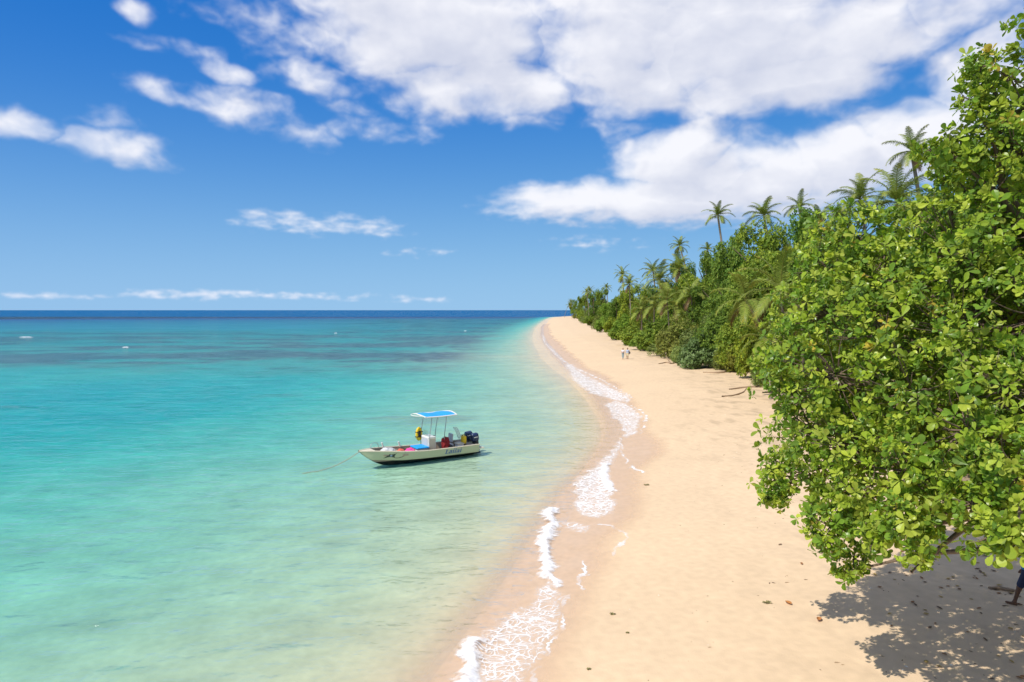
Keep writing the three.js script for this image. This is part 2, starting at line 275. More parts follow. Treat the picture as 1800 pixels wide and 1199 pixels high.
// washes of lacy foam: outline in ground metres (read off the photograph), cover
const washes = [
  [[[845, 1100], [905, 1065], [965, 1010], [990, 1040], [992, 1090], [985, 1130], [960, 1170], [935, 1210], [830, 1215], [828, 1150]], 0.56],
  [[[1002, 850], [1040, 818], [1062, 800], [1084, 800], [1076, 835], [1085, 880], [1078, 905], [1055, 920], [1010, 905]], 0.74],
  [[[1060, 800], [1090, 768], [1100, 770], [1094, 795], [1078, 812]], 0.6],
  [[[1062, 708], [1085, 702], [1112, 715], [1133, 735], [1122, 762], [1096, 772], [1088, 745], [1066, 728]], 0.66],
  [[[985, 640], [1012, 640], [1042, 662], [1075, 680], [1112, 700], [1108, 712], [1066, 700], [1030, 690], [1000, 668]], 0.72],
  [[[958, 602], [972, 608], [992, 628], [1000, 642], [984, 640], [966, 620]], 0.5],
  [[[960, 905], [1000, 915], [1050, 925], [1030, 940], [985, 930]], 0.42],
].map(([p, c]) => [ground2(p), c]);
// curling wavelets: spine in ground metres, width, height
const curls = [
  [[[812, 1225], [822, 1180], [832, 1150], [838, 1125]], 0.30, 0.12],
  [[[958, 1012], [962, 985], [958, 955], [966, 925], [968, 895]], 0.30, 0.12],
  [[[968, 1012], [985, 1035]], 0.18, 0.05],
  [[[1066, 815], [1060, 842], [1078, 865]], 0.30, 0.08],
].map(([p, w, h]) => [bent(p), w, h]);
// thin lines of foam left where the last wash stopped
const lines = [
  [[940, 1212], [962, 1165], [985, 1120], [992, 1085], [985, 1050]], [[1050, 926], [1080, 930], [1095, 942], [1090, 965], [1075, 985]], [[1092, 770], [1098, 800], [1112, 825], [1130, 835]],
  [[1020, 1045], [1030, 1012], [1022, 990]], [[1112, 715], [1134, 735], [1124, 765]], [[955, 590], [958, 602], [975, 620], [1000, 640], [1040, 660], [1080, 682], [1112, 702]],
].map((p) => bent(p));
const curlHeight = (x, z) => { let h = 0; for (const [p, w, t] of curls) { const e = edgeDistance(p, x, z, false) / w; if (e < 1.6) h = Math.max(h, t * Math.exp(-2.2 * e * e) * (0.85 + 0.3 * noise(x * 4, z * 4))); } return h; };
function lace(x, z) {                                            // web of foam threads, 0..1
  const wx = x + 0.22 * noise(x * 2.1, z * 2.1), wz = z + 0.22 * noise(x * 2.1 + 9, z * 2.1);
  const cell = (f, sx) => { const X = wx * f * sx, Z = wz * f, xi = Math.floor(X), zi = Math.floor(Z); let a = 9, b = 9; for (let i = -1; i <= 1; i++) for (let j = -1; j <= 1; j++) { const k = PERM[PERM[(xi + i) & 255] + ((zi + j) & 255)], q = Math.hypot(i + 0.5 + 0.9 * (k / 255 - 0.5) + xi - X, j + 0.5 + 0.9 * (PERM[k] / 255 - 0.5) + zi - Z); if (q < a) { b = a; a = q; } else if (q < b) b = q; } return b - a; };
  return Math.max(0.95 - 4.2 * cell(3.4, 0.7), 0.85 - 3.6 * cell(8.3, 0.7));
}
function ribbon(d0, d1, rows, c0, c1, cols, lift) {              // sheet along the shore from depth d0 to d1, c0..c1 across it
  const k = Math.log(d1 / d0);
  return gridGeometry(cols, rows, (i, j) => {
    const d = d0 * Math.exp(k * j / (rows - 1)), c = mix(c0, c1, i / (cols - 1)), x = shoreX(d) + c;
    return { p: [x, lift(x, -d), -d], uv: [i / (cols - 1), j / (rows - 1)] };
  });
}
const ribbonPoint = (d0, d1, c0, c1, u, v) => { const d = d0 * Math.exp(Math.log(d1 / d0) * v); return [shoreX(d) + mix(c0, c1, u), -d]; };
const wetReach = (x, z) => 1.9 + 0.9 * noise(z * 0.11 + 3, 0.5) + 0.45 * noise(z * 0.33, 2.5) + 0.12 * noise(z * 1.4, x * 0.3);
function wetSheet(d0, d1, rows) {
  const map = byteTexture(256, 1024, (X, Y) => {
    const [x, z] = ribbonPoint(d0, d1, -2.5, 5.5, X / 255, Y / 1023), c = cross(x, z), e = wetReach(x, z) - c;
    const a = smooth(-0.8, 0.9, e) * (0.6 + 0.1 * noise(x * 1.2, z * 1.2)) * smooth(-2.3, -0.6, c), g = 0.955 + 0.035 * noise(x * 5, z * 5);
    return [0.93 * g, 0.81 * g, 0.685 * g, a];
  }, { repeat: false });
  const m = structure('wet_sand', ribbon(d0, d1, rows, -2.5, 5.5, 40, (x, z) => heightAt(x, z) + 0.008), new THREE.MeshStandardMaterial({ name: 'wet sand', map, transparent: true, roughness: 0.42 }), 'smooth wet sand left dark by the retreating wash');
  return m;
}
wetSheet(9, 70, 420);
wetSheet(70.02, 420, 260).name = 'wet_sand_001';
function foamSheet(name, d0, d1, rows, w, h, label) {
  const map = byteTexture(w, h, (X, Y) => {
    const [x, z] = ribbonPoint(d0, d1, -4.5, 4.5, X / (w - 1), Y / (h - 1)), far = smooth(50, 110, -z), wob = 0.10 + 0.25 * far;
    const w1 = 0.28 * noise(x * 0.8, z * 0.8 + 4), xx = x + w1 + wob * noise(x * 2.6, z * 2.6) + 0.07 * noise(x * 8, z * 8), zz = z + 0.3 * noise(x * 0.8 + 8, z * 0.8) + wob * noise(x * 2.6 + 5, z * 2.6 + 5);
    let a = 0, web = -1;
    for (const [poly, cover] of washes) {
      const e = edgeDistance(poly, xx, zz); if (e > 1e8) continue; const soft = 0.35 + 0.9 * far, k = insidePoly(poly, xx, zz) ? smooth(0, soft, e) : 0;
      if (k > 0) { if (web < 0) web = lace(x, z); const body = cover + 0.5 * fbm(x * 0.9, z * 0.9, 3), t = smooth(0.92 - body * k, 1.5 - body * k, web + 0.3 * noise(x * 7, z * 16) + 0.25); a = Math.max(a, k * (0.16 * cover + 0.62 * t)); }
    }
    for (const [p, wd] of curls) { const e = edgeDistance(p, xx, zz, false) / wd; if (e < 1.4) a = Math.max(a, smooth(1.3, 0.2, e + 0.6 * fbm(x * 2.6, z * 4, 5, 0.6)) * (0.82 + 0.12 * noise(x * 14, z * 14))); }
    for (const p of lines) { const e = edgeDistance(p, xx, zz, false), wd = 0.03 + 0.0010 * -z; if (e < wd * 3) a = Math.max(a, smooth(wd * 1.6, wd * 0.4, e) * clamp(0.5 + 0.9 * noise(x * 1.1, z * 1.1)) * 0.85); }
    const n = 0.965 + 0.03 * noise(x * 15, z * 15);
    return [n, n, n * 0.995, a];
  }, { repeat: false });
  const m = shadowed(new THREE.Mesh(ribbon(d0, d1, rows, -4.5, 4.5, 150, (x, z) => Math.max(heightAt(x, z) + 0.012, 0.02 + seaLevel(x, z)) + curlHeight(x, z)), new THREE.MeshStandardMaterial({ name: 'foam', map, transparent: true, roughness: 0.8 })));
  m.name = name; m.userData = { kind: 'stuff', label, category: 'foam' }; scene.add(m);
}
foamSheet('foam', 12, 62, 520, 640, 2048, 'white lacy foam of small waves washing onto the sand');
foamSheet('foam_001', 62.05, 260, 260, 512, 1024, 'white foam edging the beach beyond the moored boat');
console.log('foam done');
// little breakers on the reef
function whitecap(px, py, length, label) {
  const p = onLevel(px, py, 0), r = rng(px), n = 22, rows = 7;
  const g = gridGeometry(n, rows, (i, j) => { const u = i / (n - 1) * 2 - 1, v = j / (rows - 1) * 2 - 1, e = Math.max(0, 1 - u * u), w = 0.55 * e * (0.7 + 0.5 * noise(i * 0.5, px)), h = 0.22 * e * Math.exp(-2.5 * v * v) * (0.7 + 0.6 * noise(i * 0.8, j + px)); return { p: [u * length / 2, 0.03 + Math.max(0, h), v * w + 0.5 * noise(i * 0.25, px * 0.1)] }; });
  const m = single('breaking_wave', g, new THREE.MeshStandardMaterial({ name: 'breaker', color: lin(0.85, 0.87, 0.88), roughness: 0.8 }), label, 'wave'); m.position.set(p.x, 0, p.z);
}
whitecap(45, 593, 4.6, 'longest white breaking wave on the outer reef left of the others');
whitecap(221, 611, 1.5, 'short white breaking wave on the reef nearest the turquoise lagoon');
whitecap(590, 586, 1.2, 'tiny white breaking wave in the middle of the grey reef');
whitecap(818, 582, 1.2, 'tiny white breaking wave on the reef out from the beach');

// ---------------------------------------------------------------- materials of plants and wood
const leafMaterial = (name, extra) => new THREE.MeshPhysicalMaterial({ name, roughness: 0.85, clearcoat: 0.25, clearcoatRoughness: 0.4, transmission: 0.38, specularIntensity: 0.3, thickness: 0, side: THREE.DoubleSide, ...extra });
const M = {
  leaf: leafMaterial('broad leaf', { vertexColors: true }),
  bigLeaf: leafMaterial('glossy leaf', { clearcoat: 0.5, clearcoatRoughness: 0.3 }),
  frond: leafMaterial('palm leaflet', { vertexColors: true, transmission: 0.2, clearcoat: 0.35 }),
  bark: new THREE.MeshStandardMaterial({ name: 'bark', color: lin(0.20, 0.145, 0.10), roughness: 0.95, bumpMap: sandBump, bumpScale: 0.02 }),
  palmBark: new THREE.MeshStandardMaterial({ name: 'palm bark', color: lin(0.25, 0.205, 0.16), roughness: 0.95, bumpMap: sandBump, bumpScale: 0.02 }),
  drift: new THREE.MeshStandardMaterial({ name: 'driftwood', color: lin(0.34, 0.235, 0.15), roughness: 0.95, bumpMap: sandBump, bumpScale: 0.015 }),
  nut: new THREE.MeshStandardMaterial({ name: 'coconut husk', color: lin(0.36, 0.24, 0.04), roughness: 0.6 }),
};
const groundPoint = (px, py) => { let p = onLevel(px, py, 0.9); for (let i = 0; i < 4; i++) p = onLevel(px, py, heightAt(p.x, p.z)); return p; };
const onGround = (x, z) => V(x, heightAt(x, z), z);

// ---------------------------------------------------------------- the big tree over the beach
{
  const r = rng(4242), root = onGround(12.6, -15.2);
  const tree = thing('beach_tree', 'big spreading tree with glossy yellow-green leaves overhanging the sand', 'tree', V(0, 0, 0));
  const lobes = [
    [1500, 430, 16.5, 1.0], [1452, 470, 16.4, 0.8], [1562, 440, 16.2, 1.05], [1600, 500, 15.2, 1.2], [1455, 555, 15.8, 1.15], [1402, 615, 15.6, 0.8], [1388, 680, 15.4, 0.62], [1470, 660, 14.8, 1.2], [1555, 590, 14.8, 1.3],
    [1425, 755, 15.2, 0.95], [1375, 838, 15.6, 0.62], [1420, 830, 15.2, 0.75], [1500, 785, 14.2, 1.15], [1605, 690, 13.6, 1.3], [1690, 580, 13.8, 1.5], [1690, 440, 14.4, 1.25], [1765, 350, 14.2, 1.3], [1640, 400, 15.4, 0.9],
    [1745, 425, 13.6, 1.0], [1795, 265, 13.2, 0.8], [1705, 345, 14, 0.7], [1672, 272, 13.8, 0.45], [1640, 262, 13.8, 0.34], [1710, 262, 13.8, 0.4], [1765, 235, 13.6, 0.72], [1778, 140, 13.4, 0.66], [1725, 118, 13.4, 0.36], [1712, 178, 13.4, 0.30], [1802, 40, 13.2, 0.28], [1815, 190, 13.4, 0.9],
    [1600, 830, 12.8, 1.1], [1515, 870, 13.2, 0.72], [1470, 920, 13.2, 0.5], [1500, 985, 13.2, 0.30], [1455, 945, 13.2, 0.34], [1700, 760, 12.2, 1.2], [1600, 915, 11.9, 0.5], [1602, 1005, 11.6, 0.24], [1618, 968, 11.5, 0.3], [1545, 945, 12.2, 0.3], [1490, 1005, 13.0, 0.2], [1445, 905, 13.6, 0.4], [1352, 862, 15.6, 0.3], [1345, 640, 15.8, 0.3], [1340, 690, 15.6, 0.25],
    [1760, 690, 12.2, 1.2], [1715, 885, 11.2, 0.45], [1790, 830, 11.0, 0.75], [1740, 945, 10.2, 0.32], [1790, 945, 9.9, 0.30], [1850, 900, 10.6, 0.7], [1830, 780, 11.6, 1.2], [1840, 560, 12.8, 1.5], [1850, 420, 13.6, 1.5],
    [1950, 300, 14, 1.6], [1990, 520, 13, 1.7], [1980, 720, 12, 1.5], [2000, 860, 11.5, 1.2], [2150, 400, 14, 1.7], [2150, 640, 13, 1.7], [2100, 150, 14.5, 1.5], [2200, 820, 12.5, 1.3],
    [1700, 520, 17.5, 1.7], [1560, 520, 18, 1.4], [1800, 350, 17.5, 1.6], [1900, 480, 18, 1.8], [1640, 640, 17.5, 1.5], [1780, 640, 16.5, 1.5], [1900, 700, 16.5, 1.6], [1850, 250, 17, 1.4], [1520, 640, 17.5, 1.2], [1700, 740, 16, 1.2], [2050, 600, 17, 1.8],
    [1590, 760, 15.4, 1.0], [1480, 730, 16, 0.9],
  ].map(([px, py, d, rad]) => ({ c: atDepth(px, py, d), r: rad }));
  // trunk and limbs
  part('trunk', taperTube([root.clone().add(V(0.2, -0.3, 0)), root.clone().add(V(0, 1.2, 0.1)), root.clone().add(V(-0.3, 2.8, 0.3)), root.clone().add(V(-0.2, 4.4, 0.2))], [0.55, 0.42, 0.36, 0.28], 12, 0.12, 5), M.bark, tree);
  const fork = root.clone().add(V(-0.25, 3.0, 0.25)), bough = [];
  for (const l of lobes) {
    const end = l.c, start = fork.clone().lerp(V(root.x - 0.2, Math.max(fork.y, end.y - 1.5), root.z), 0.35 + 0.3 * r()), mid = start.clone().lerp(end, 0.55).add(V((r() - 0.5) * 1.6, 0.2 + r() * 0.8, (r() - 0.5) * 1.6));
    const len = start.distanceTo(end), t = Math.min(0.15, 0.02 + 0.014 * len);
    bough.push([start, mid, end]);
    part('branch', taperTube([start, start.clone().lerp(mid, 0.5).add(V((r() - 0.5) * 0.7, (r() - 0.3) * 0.7, (r() - 0.5) * 0.7)), mid, mid.clone().lerp(end, 0.55).add(V((r() - 0.5) * 0.4, (r() - 0.5) * 0.4, (r() - 0.5) * 0.4)), end], [t, t * 0.8, t * 0.55, t * 0.35, t * 0.15], 7, 0.2, 9), M.bark, tree);
  }
  // leaf: obovate, folded on its midrib and bent
  const leafShape = (bend, fold) => {
    const L = 0.185, st = [[0, 0.05], [0.22, 0.3], [0.5, 0.8], [0.76, 1], [0.93, 0.66], [1, 0.08]], W = 0.046, g = new Mesher();
    const P = st.map(([t, w]) => { const y = -bend * t * t * L, x = t * L; return [V(x, y + w * W * fold, w * W), V(x, y, 0), V(x, y + w * W * fold, -w * W)]; });
    for (let i = 0; i < P.length - 1; i++) { g.quad(P[i][0], P[i + 1][0], P[i + 1][1], P[i][1]); g.quad(P[i][1], P[i + 1][1], P[i + 1][2], P[i][2]); }
    return g.build();
  };
  const leaves = [leafShape(0.15, 0.22), leafShape(0.35, 0.15), leafShape(-0.1, 0.3)];
  const makePoses = (n, big, flat) => [...Array(n)].map((_, k) => { const az = k * 2.4 + r() * 0.7, up = flat - 1.3 / n * k + 0.5 * (r() - 0.5), m = new THREE.Matrix4().makeRotationFromEuler(new THREE.Euler((r() - 0.5) * 1.0, az, Math.max(-0.7, up), 'YZX')); m.multiply(new THREE.Matrix4().makeTranslation(0.015 + 0.03 * r(), 0, 0)); const q = big * (0.5 + 0.85 * r()); m.scale(V(q, q, q * (0.95 + 0.45 * r()))); return { m, leaf: leaves[k % 3] }; });
  const sprays = [makePoses(9, 1.0, 1.2), makePoses(6, 1.25, 0.9), makePoses(12, 0.85, 1.35), makePoses(5, 1.1, 0.5)];
  const rosettes = sprays.map((poses) => mergeGeometries(poses.map(({ m, leaf }) => leaf.clone().applyMatrix4(m))));
  const spots = [], inside = (p, own) => lobes.some((l) => l !== own && p.distanceTo(l.c) < l.r * 0.78);
  for (const l of lobes) {
    const n = Math.round(4 * Math.PI * l.r * l.r * 27 + 16);
    for (let k = 0; k < n; k++) {
      const u = r() * 2 - 1, a = r() * 6.2832, s = Math.sqrt(1 - u * u), dir = V(s * Math.cos(a), u, s * Math.sin(a));
      const bump = 1 + 0.34 * noise(dir.x * 2.6 + l.c.x * 3, dir.y * 2.6 + dir.z * 2.1 + l.c.y) + 0.22 * noise(dir.x * 6 + l.c.z * 5, dir.y * 6 - dir.z * 5);
      const sink = Math.pow(r(), 2.2) * 0.65, p = l.c.clone().addScaledVector(dir, l.r * bump * (1 - sink));
      if (inside(p, l) && r() < 0.85) continue;
      if (noise(p.x * 1.25 + 3 + p.z * 0.5, p.y * 1.25 + p.z * 0.9) < -0.24 && r() < 0.94) continue;           // gaps between the sprays
      const face = dir.clone().multiplyScalar(0.9).add(V(-0.3, 0.5, 0.1)).add(V(r() - 0.5, r() - 0.5, r() - 0.5).multiplyScalar(1.4)).normalize();
      spots.push({ kind: Math.floor(r() * 4), p, face, dir, young: r(), s: 0.46 + 0.5 * r() * r() + 0.12 * r(), spin: r() * 6.28, l });
    }
  }
  const Y = V(0, 1, 0), eye = camera.position;
  const matrixOf = (s) => { const q = new THREE.Quaternion().setFromUnitVectors(Y, s.face).multiply(new THREE.Quaternion().setFromAxisAngle(Y, s.spin)); return new THREE.Matrix4().compose(s.p, q, V(s.s, s.s, s.s)); };
  const tint = (s) => { const k = s.young, v = 0.8 + 0.4 * ((s.spin * 7.3) % 1); return k > 0.99 ? lin(0.45 * v, 0.36 * v, 0.04) : k > 0.72 ? lin(0.42 * v, 0.50 * v, 0.05) : k > 0.34 ? lin(0.285 * v, 0.395 * v, 0.022) : lin(0.155 * v, 0.275 * v, 0.018); };
  for (const s of spots) { const [px, py, zz] = pixelOf(s.p.x, s.p.y, s.p.z); s.near = px > 1300 && px < 1796 && py > 5 && py < 1100 ? s.dir.dot(eye.clone().sub(s.p).normalize()) > 0.35 ? zz : zz + 6 : 99; }
  spots.sort((a, b) => a.near - b.near);
  const shades = [lin(0.39, 0.49, 0.05), lin(0.255, 0.385, 0.022), lin(0.14, 0.27, 0.018), lin(0.19, 0.32, 0.02)].map((c, k) => { const m = M.bigLeaf.clone(); m.name = 'glossy leaf ' + 'abcd'[k]; m.color.copy(c); return m; });
  let own = 0, cutAt = 0; while (own + sprays[spots[cutAt].kind].length <= 298) own += sprays[spots[cutAt++].kind].length;
  const single_ = spots.slice(0, cutAt), rest = spots.slice(cutAt);
  for (const s of single_) { const base = matrixOf(s), mat = shades[s.young > 0.8 ? 0 : s.young > 0.45 ? 1 : s.young > 0.2 ? 2 : 3]; for (const { m, leaf } of sprays[s.kind]) { const o = part('leaf', leaf, mat, tree); o.applyMatrix4(base.clone().multiply(m)); } }
  rosettes.forEach((rosette, kind) => {
    const mine = rest.filter((s) => s.kind === kind), mesh = shadowed(new THREE.InstancedMesh(rosette, M.bigLeaf, mine.length));
    mine.forEach((s, k) => { mesh.setMatrixAt(k, matrixOf(s)); mesh.setColorAt(k, tint(s)); });
    mesh.name = 'foliage'; mesh.userData.kind = 'stuff'; tree.add(mesh);
  });
  // twigs from the boughs out to some of the sprays
  const twigs = [];
  for (let k = 0; k < spots.length; k += 5) { const s = spots[k], a = s.l.c.clone().lerp(s.p, 0.15), b = s.p.clone().lerp(s.l.c, 0.45).add(V((r() - 0.5) * 0.2, -0.1 * r(), (r() - 0.5) * 0.2)); twigs.push(taperTube([a, b, s.p], [0.018, 0.011, 0.005], 4, 0, 3)); }
  const tw = part('twigs', mergeGeometries(twigs), M.bark, tree); tw.userData.kind = 'stuff';
  console.log('big tree', spots.length);
}

// ---------------------------------------------------------------- woodland behind the beach: prototypes
const paint = { mid: [[0.17, 0.27, 0.026], [0.25, 0.35, 0.04], [0.11, 0.20, 0.02]], bright: [[0.24, 0.335, 0.03], [0.31, 0.40, 0.045], [0.15, 0.25, 0.022]], dense: [[0.15, 0.265, 0.03], [0.21, 0.33, 0.04], [0.11, 0.21, 0.024]], grey: [[0.24, 0.33, 0.085], [0.32, 0.41, 0.14], [0.16, 0.24, 0.05]], olive: [[0.22, 0.27, 0.05], [0.28, 0.32, 0.07], [0.15, 0.19, 0.035]] };
function crownGeometry(seed, { width, height, base, lobes, leaf, count, colors, low = false }) {
  const r = rng(seed), g = new Mesher(), L = [];
  for (let k = 0; k < lobes; k++) { const a = r() * 6.2832, t = r(), q = Math.sqrt(r()) * 0.8, e = low ? 1 - 0.75 * q * q : 1; L.push({ c: V(Math.cos(a) * q * width * (0.55 + 0.45 * Math.sin(Math.PI * (0.2 + 0.75 * t))), base + t * (height - base) * 0.86 * e, Math.sin(a) * q * width), r: width * (0.26 + 0.2 * r()) * (1 - 0.25 * t) }); }
  L.push({ c: V(0, base + (height - base) * 0.82, 0), r: width * 0.34 });
  for (const l of L) {
    const n = Math.round(count / L.length);
    for (let k = 0; k < n; k++) {
      const u = r() * 1.8 - 0.8, a = r() * 6.2832, s = Math.sqrt(Math.max(0, 1 - u * u)), dir = V(s * Math.cos(a), Math.max(-1, u), s * Math.sin(a));
      const b = 1 + 0.3 * noise(dir.x * 2.5 + l.c.x, dir.y * 2.5 + dir.z * 2 + l.c.z), p = l.c.clone().addScaledVector(dir, l.r * b * (1 - 0.6 * Math.pow(r(), 2.5)));
      if (p.y < 0.05 || noise(p.x * 1.3, p.y * 1.3 + p.z) < -0.4) continue;
      const n2 = 3 + Math.floor(r() * 3), col = colors[r() < 0.25 ? 1 : r() < 0.55 ? 2 : 0], v = 0.88 + 0.24 * r(), c = col.map((x) => x * v);
      const up = dir.clone().add(V(-0.2, 0.6, 0.1)).add(V(r() - 0.5, r() - 0.5, r() - 0.5)).normalize(), t1 = V(0, 1, 0).cross(up).normalize(), t2 = up.clone().cross(t1);
      for (let q = 0; q < n2; q++) {
        const az = q / n2 * 6.2832 + r(), ll = leaf * (0.7 + 0.6 * r()), d = t1.clone().multiplyScalar(Math.cos(az)).addScaledVector(t2, Math.sin(az)).addScaledVector(up, 0.2 + 0.8 * r()).normalize(), w = up.clone().cross(d).normalize().multiplyScalar(ll * 0.26);
        const m = p.clone().addScaledVector(d, ll * 0.55).addScaledVector(up, ll * 0.08), e = p.clone().addScaledVector(d, ll);
        g.tri(p, m.clone().add(w), e, c); g.tri(p, e, m.clone().sub(w), c);
      }
    }
  }
  return g.build();
}
const leafTints = [[1, 1, 1], [1.2, 1.12, 1], [0.85, 0.92, 1.1], [1.3, 1.15, 0.9], [1.05, 1.15, 1.2]].map((c, k) => { const m = M.leaf.clone(); m.name = 'broad leaf ' + 'abcde'[k]; m.color.setRGB(...c); return m; });
const kinds = {};
function kind(id, name, label, group, seed, o) { kinds[id] = { name, label, group, o, crown: crownGeometry(seed, o), r: rng(seed + 9) }; }
const G1 = 'broadleaf trees of the shore wood', G2 = 'shrubs along the top of the beach';
kind('tall', 'broadleaf_tree', 'rounded green broadleaf tree', G1, 11, { width: 4.6, height: 13, base: 3.5, lobes: 20, leaf: 0.30, count: 5200, colors: paint.mid });
kind('tall2', 'broadleaf_tree', 'bright green clumped broadleaf tree', 'bright broadleaf trees of the shore wood', 12, { width: 4.2, height: 12, base: 2.6, lobes: 24, leaf: 0.32, count: 5200, colors: paint.bright });
kind('dark', 'broadleaf_tree', 'dense leafy broadleaf tree', 'dense trees of the shore wood', 13, { width: 4.4, height: 12, base: 1.5, lobes: 22, leaf: 0.34, count: 4200, colors: paint.dense });
kind('shrub', 'shrub', 'yellow-green leafy shrub topping the beach', G2, 14, { width: 2.6, height: 3.6, base: 0.5, lobes: 14, leaf: 0.20, count: 4200, colors: paint.bright, low: true });
kind('olive', 'shrub', 'olive twiggy shrub topping the beach', 'olive shrubs along the top of the beach', 15, { width: 2.7, height: 3.4, base: 0.4, lobes: 15, leaf: 0.16, count: 5200, colors: paint.olive, low: true });
kind('grey', 'shrub', 'rounded grey-green shrub standing forward on the sand', 'grey-green shrubs at the edge of the sand', 16, { width: 2.6, height: 3.2, base: 0.5, lobes: 16, leaf: 0.22, count: 4600, colors: paint.grey, low: true });
function zoneOf(d) { return d < 48 ? 'close behind the overhanging tree' : d < 70 ? 'behind the long forked driftwood' : d < 92 ? 'behind the grey-green shrubs' : d < 115 ? 'level with the walking couple' : d < 150 ? 'just past the walking couple' : d < 230 ? 'well past the walking couple' : d < 420 ? 'on the way to the far point' : 'at the far point of the beach'; }
function plant(id, x, z, height, width, turn) {
  const k = kinds[id], p = onGround(x, z), o = thing(k.name, k.label, 'tree', p, turn, k.group), sy = height / k.o.height, sx = width / k.o.width, r = k.r;
  if (k.name === 'shrub') o.userData.category = 'shrub';
  const size = k.name === 'shrub' ? (height < 2.6 ? 'low' : height < 4 ? 'waist-spreading' : 'big') : height < 8 ? 'short' : height < 12.5 ? 'mid-sized' : 'tall', depth = x - greenX(-z) > 9 ? 'deep-set' : 'front-row';
  o.userData.label = k.name === 'shrub' ? `${size === 'waist-spreading' ? 'middling' : size} ${k.label} ${zoneOf(-z)}` : `${size} ${depth} ${k.label} ${zoneOf(-z)}`; o.userData.group = o.userData.label.split(' ').slice(0, 14).join(' ');
  const crown = part('crown', k.crown, leafTints[Math.floor(r() * 5)], o); crown.scale.set(sx, sy, sx);
  if (k.name === 'shrub') { for (let i = 0; i < 3; i++) { const a = r() * 6.28; part('stem', taperTube([V(0.1 * Math.cos(a), -0.2, 0.1 * Math.sin(a)), V(Math.cos(a) * 0.3 * width, 0.35 * height, Math.sin(a) * 0.3 * width), V(Math.cos(a) * 0.5 * width, 0.7 * height, Math.sin(a) * 0.5 * width)], [0.08, 0.05, 0.02], 5), M.bark, o); } return o; }
  const t = 0.04 + 0.012 * height, dx = (r() - 0.5) * 1.2, dz = (r() - 0.5) * 1.2;
  part('trunk', taperTube([V(0, -0.3, 0), V(dx * 0.4, height * 0.25, dz * 0.4), V(dx, height * 0.5, dz), V(dx * 0.6, height * 0.85, dz * 0.6)], [t * 1.3, t, t * 0.8, t * 0.2], 8, 0.15), M.bark, o);
  for (let i = 0; i < 4; i++) { const a = r() * 6.28, y = height * (0.25 + 0.12 * i); part('limb', taperTube([V(dx * 0.5, y, dz * 0.5), V(Math.cos(a) * width * 0.4, y + height * 0.12, Math.sin(a) * width * 0.4), V(Math.cos(a) * width * 0.75, y + height * 0.2, Math.sin(a) * width * 0.75)], [t * 0.5, t * 0.35, t * 0.1], 6, 0.1), M.bark, o); }
  return o;
}
// broadleaf trees and shrubs that show: [kind, pixel x, top pixel y, depth, width in pixels]
const show = [
  ['tall', 1335, 385, 88, 120], ['tall', 1410, 362, 80, 130], ['tall2', 1290, 412, 95, 85], ['tall', 1455, 378, 72, 120], ['tall', 1262, 455, 100, 70], ['tall2', 1390, 430, 70, 120], ['tall2', 1320, 470, 80, 110], ['tall', 1265, 520, 88, 90],
  ['tall2', 1210, 478, 118, 70], ['tall', 1225, 500, 108, 80], ['tall2', 1105, 505, 185, 45], ['tall2', 1085, 520, 200, 42], ['tall', 1128, 498, 165, 45], ['tall2', 1072, 530, 205, 38], ['tall', 1060, 505, 260, 30], ['tall', 1045, 512, 310, 28], ['tall', 1030, 516, 380, 22],
  ['tall', 1018, 520, 470, 18], ['tall', 1010, 526, 600, 12], ['tall', 1005, 532, 720, 9], ['tall', 1170, 490, 140, 50], ['tall', 1148, 500, 150, 46], ['dark', 1185, 500, 135, 60], ['dark', 1290, 520, 95, 90], ['dark', 1400, 480, 72, 120], ['tall2', 1300, 560, 82, 80], ['dark', 1350, 520, 78, 100],
  ['dark', 1500, 400, 66, 140], ['tall', 1560, 400, 60, 150], ['dark', 1640, 380, 55, 170], ['dark', 1720, 350, 50, 180], ['tall', 1660, 330, 62, 150], ['dark', 1450, 520, 58, 140], ['dark', 1560, 560, 46, 170], ['dark', 1700, 560, 40, 200], ['dark', 1400, 600, 62, 100],
  ['tall', 1195, 455, 150, 60], ['tall', 1240, 440, 140, 60], ['dark', 1110, 520, 200, 45], ['dark', 1140, 515, 170, 50],
];
for (const [id, px, py, d, w] of show) { const top = atDepth(px, py, d), y = heightAt(top.x, top.z); plant(id, top.x, top.z, top.y - y, w / FOCAL * d * 0.5, px * 1.7); }
const bushes = [
  ['grey', 1245, 585, 88, 95], ['grey', 1205, 596, 96, 50], ['olive', 1195, 560, 103, 110], ['olive', 1250, 560, 94, 110], ['shrub', 1150, 570, 125, 80], ['shrub', 1112, 575, 145, 65], ['shrub', 1130, 592, 128, 55], ['olive', 1170, 585, 112, 70], ['shrub', 1090, 572, 170, 50], ['shrub', 1075, 560, 190, 45],
  ['shrub', 1062, 558, 225, 40], ['olive', 1050, 556, 260, 34], ['shrub', 1040, 552, 310, 30], ['olive', 1030, 548, 370, 26], ['shrub', 1022, 545, 450, 20], ['olive', 1014, 545, 560, 16], ['shrub', 1290, 575, 86, 80], ['olive', 1310, 590, 80, 70], ['shrub', 1330, 560, 74, 80], ['olive', 1365, 585, 66, 80],
  ['shrub', 1100, 556, 168, 55], ['olive', 1225, 575, 100, 70], ['olive', 1280, 600, 84, 50], ['shrub', 1400, 610, 60, 90], ['shrub', 1480, 650, 48, 120], ['olive', 1560, 700, 40, 140], ['shrub', 1650, 760, 34, 150], ['olive', 1760, 800, 30, 160],
];
for (const [id, px, py, d, w] of bushes) { const top = atDepth(px, py, d), y = heightAt(top.x, top.z); plant(id, top.x, top.z, Math.max(1.2, top.y - y), w / FOCAL * d * 0.5, px * 2.3); }
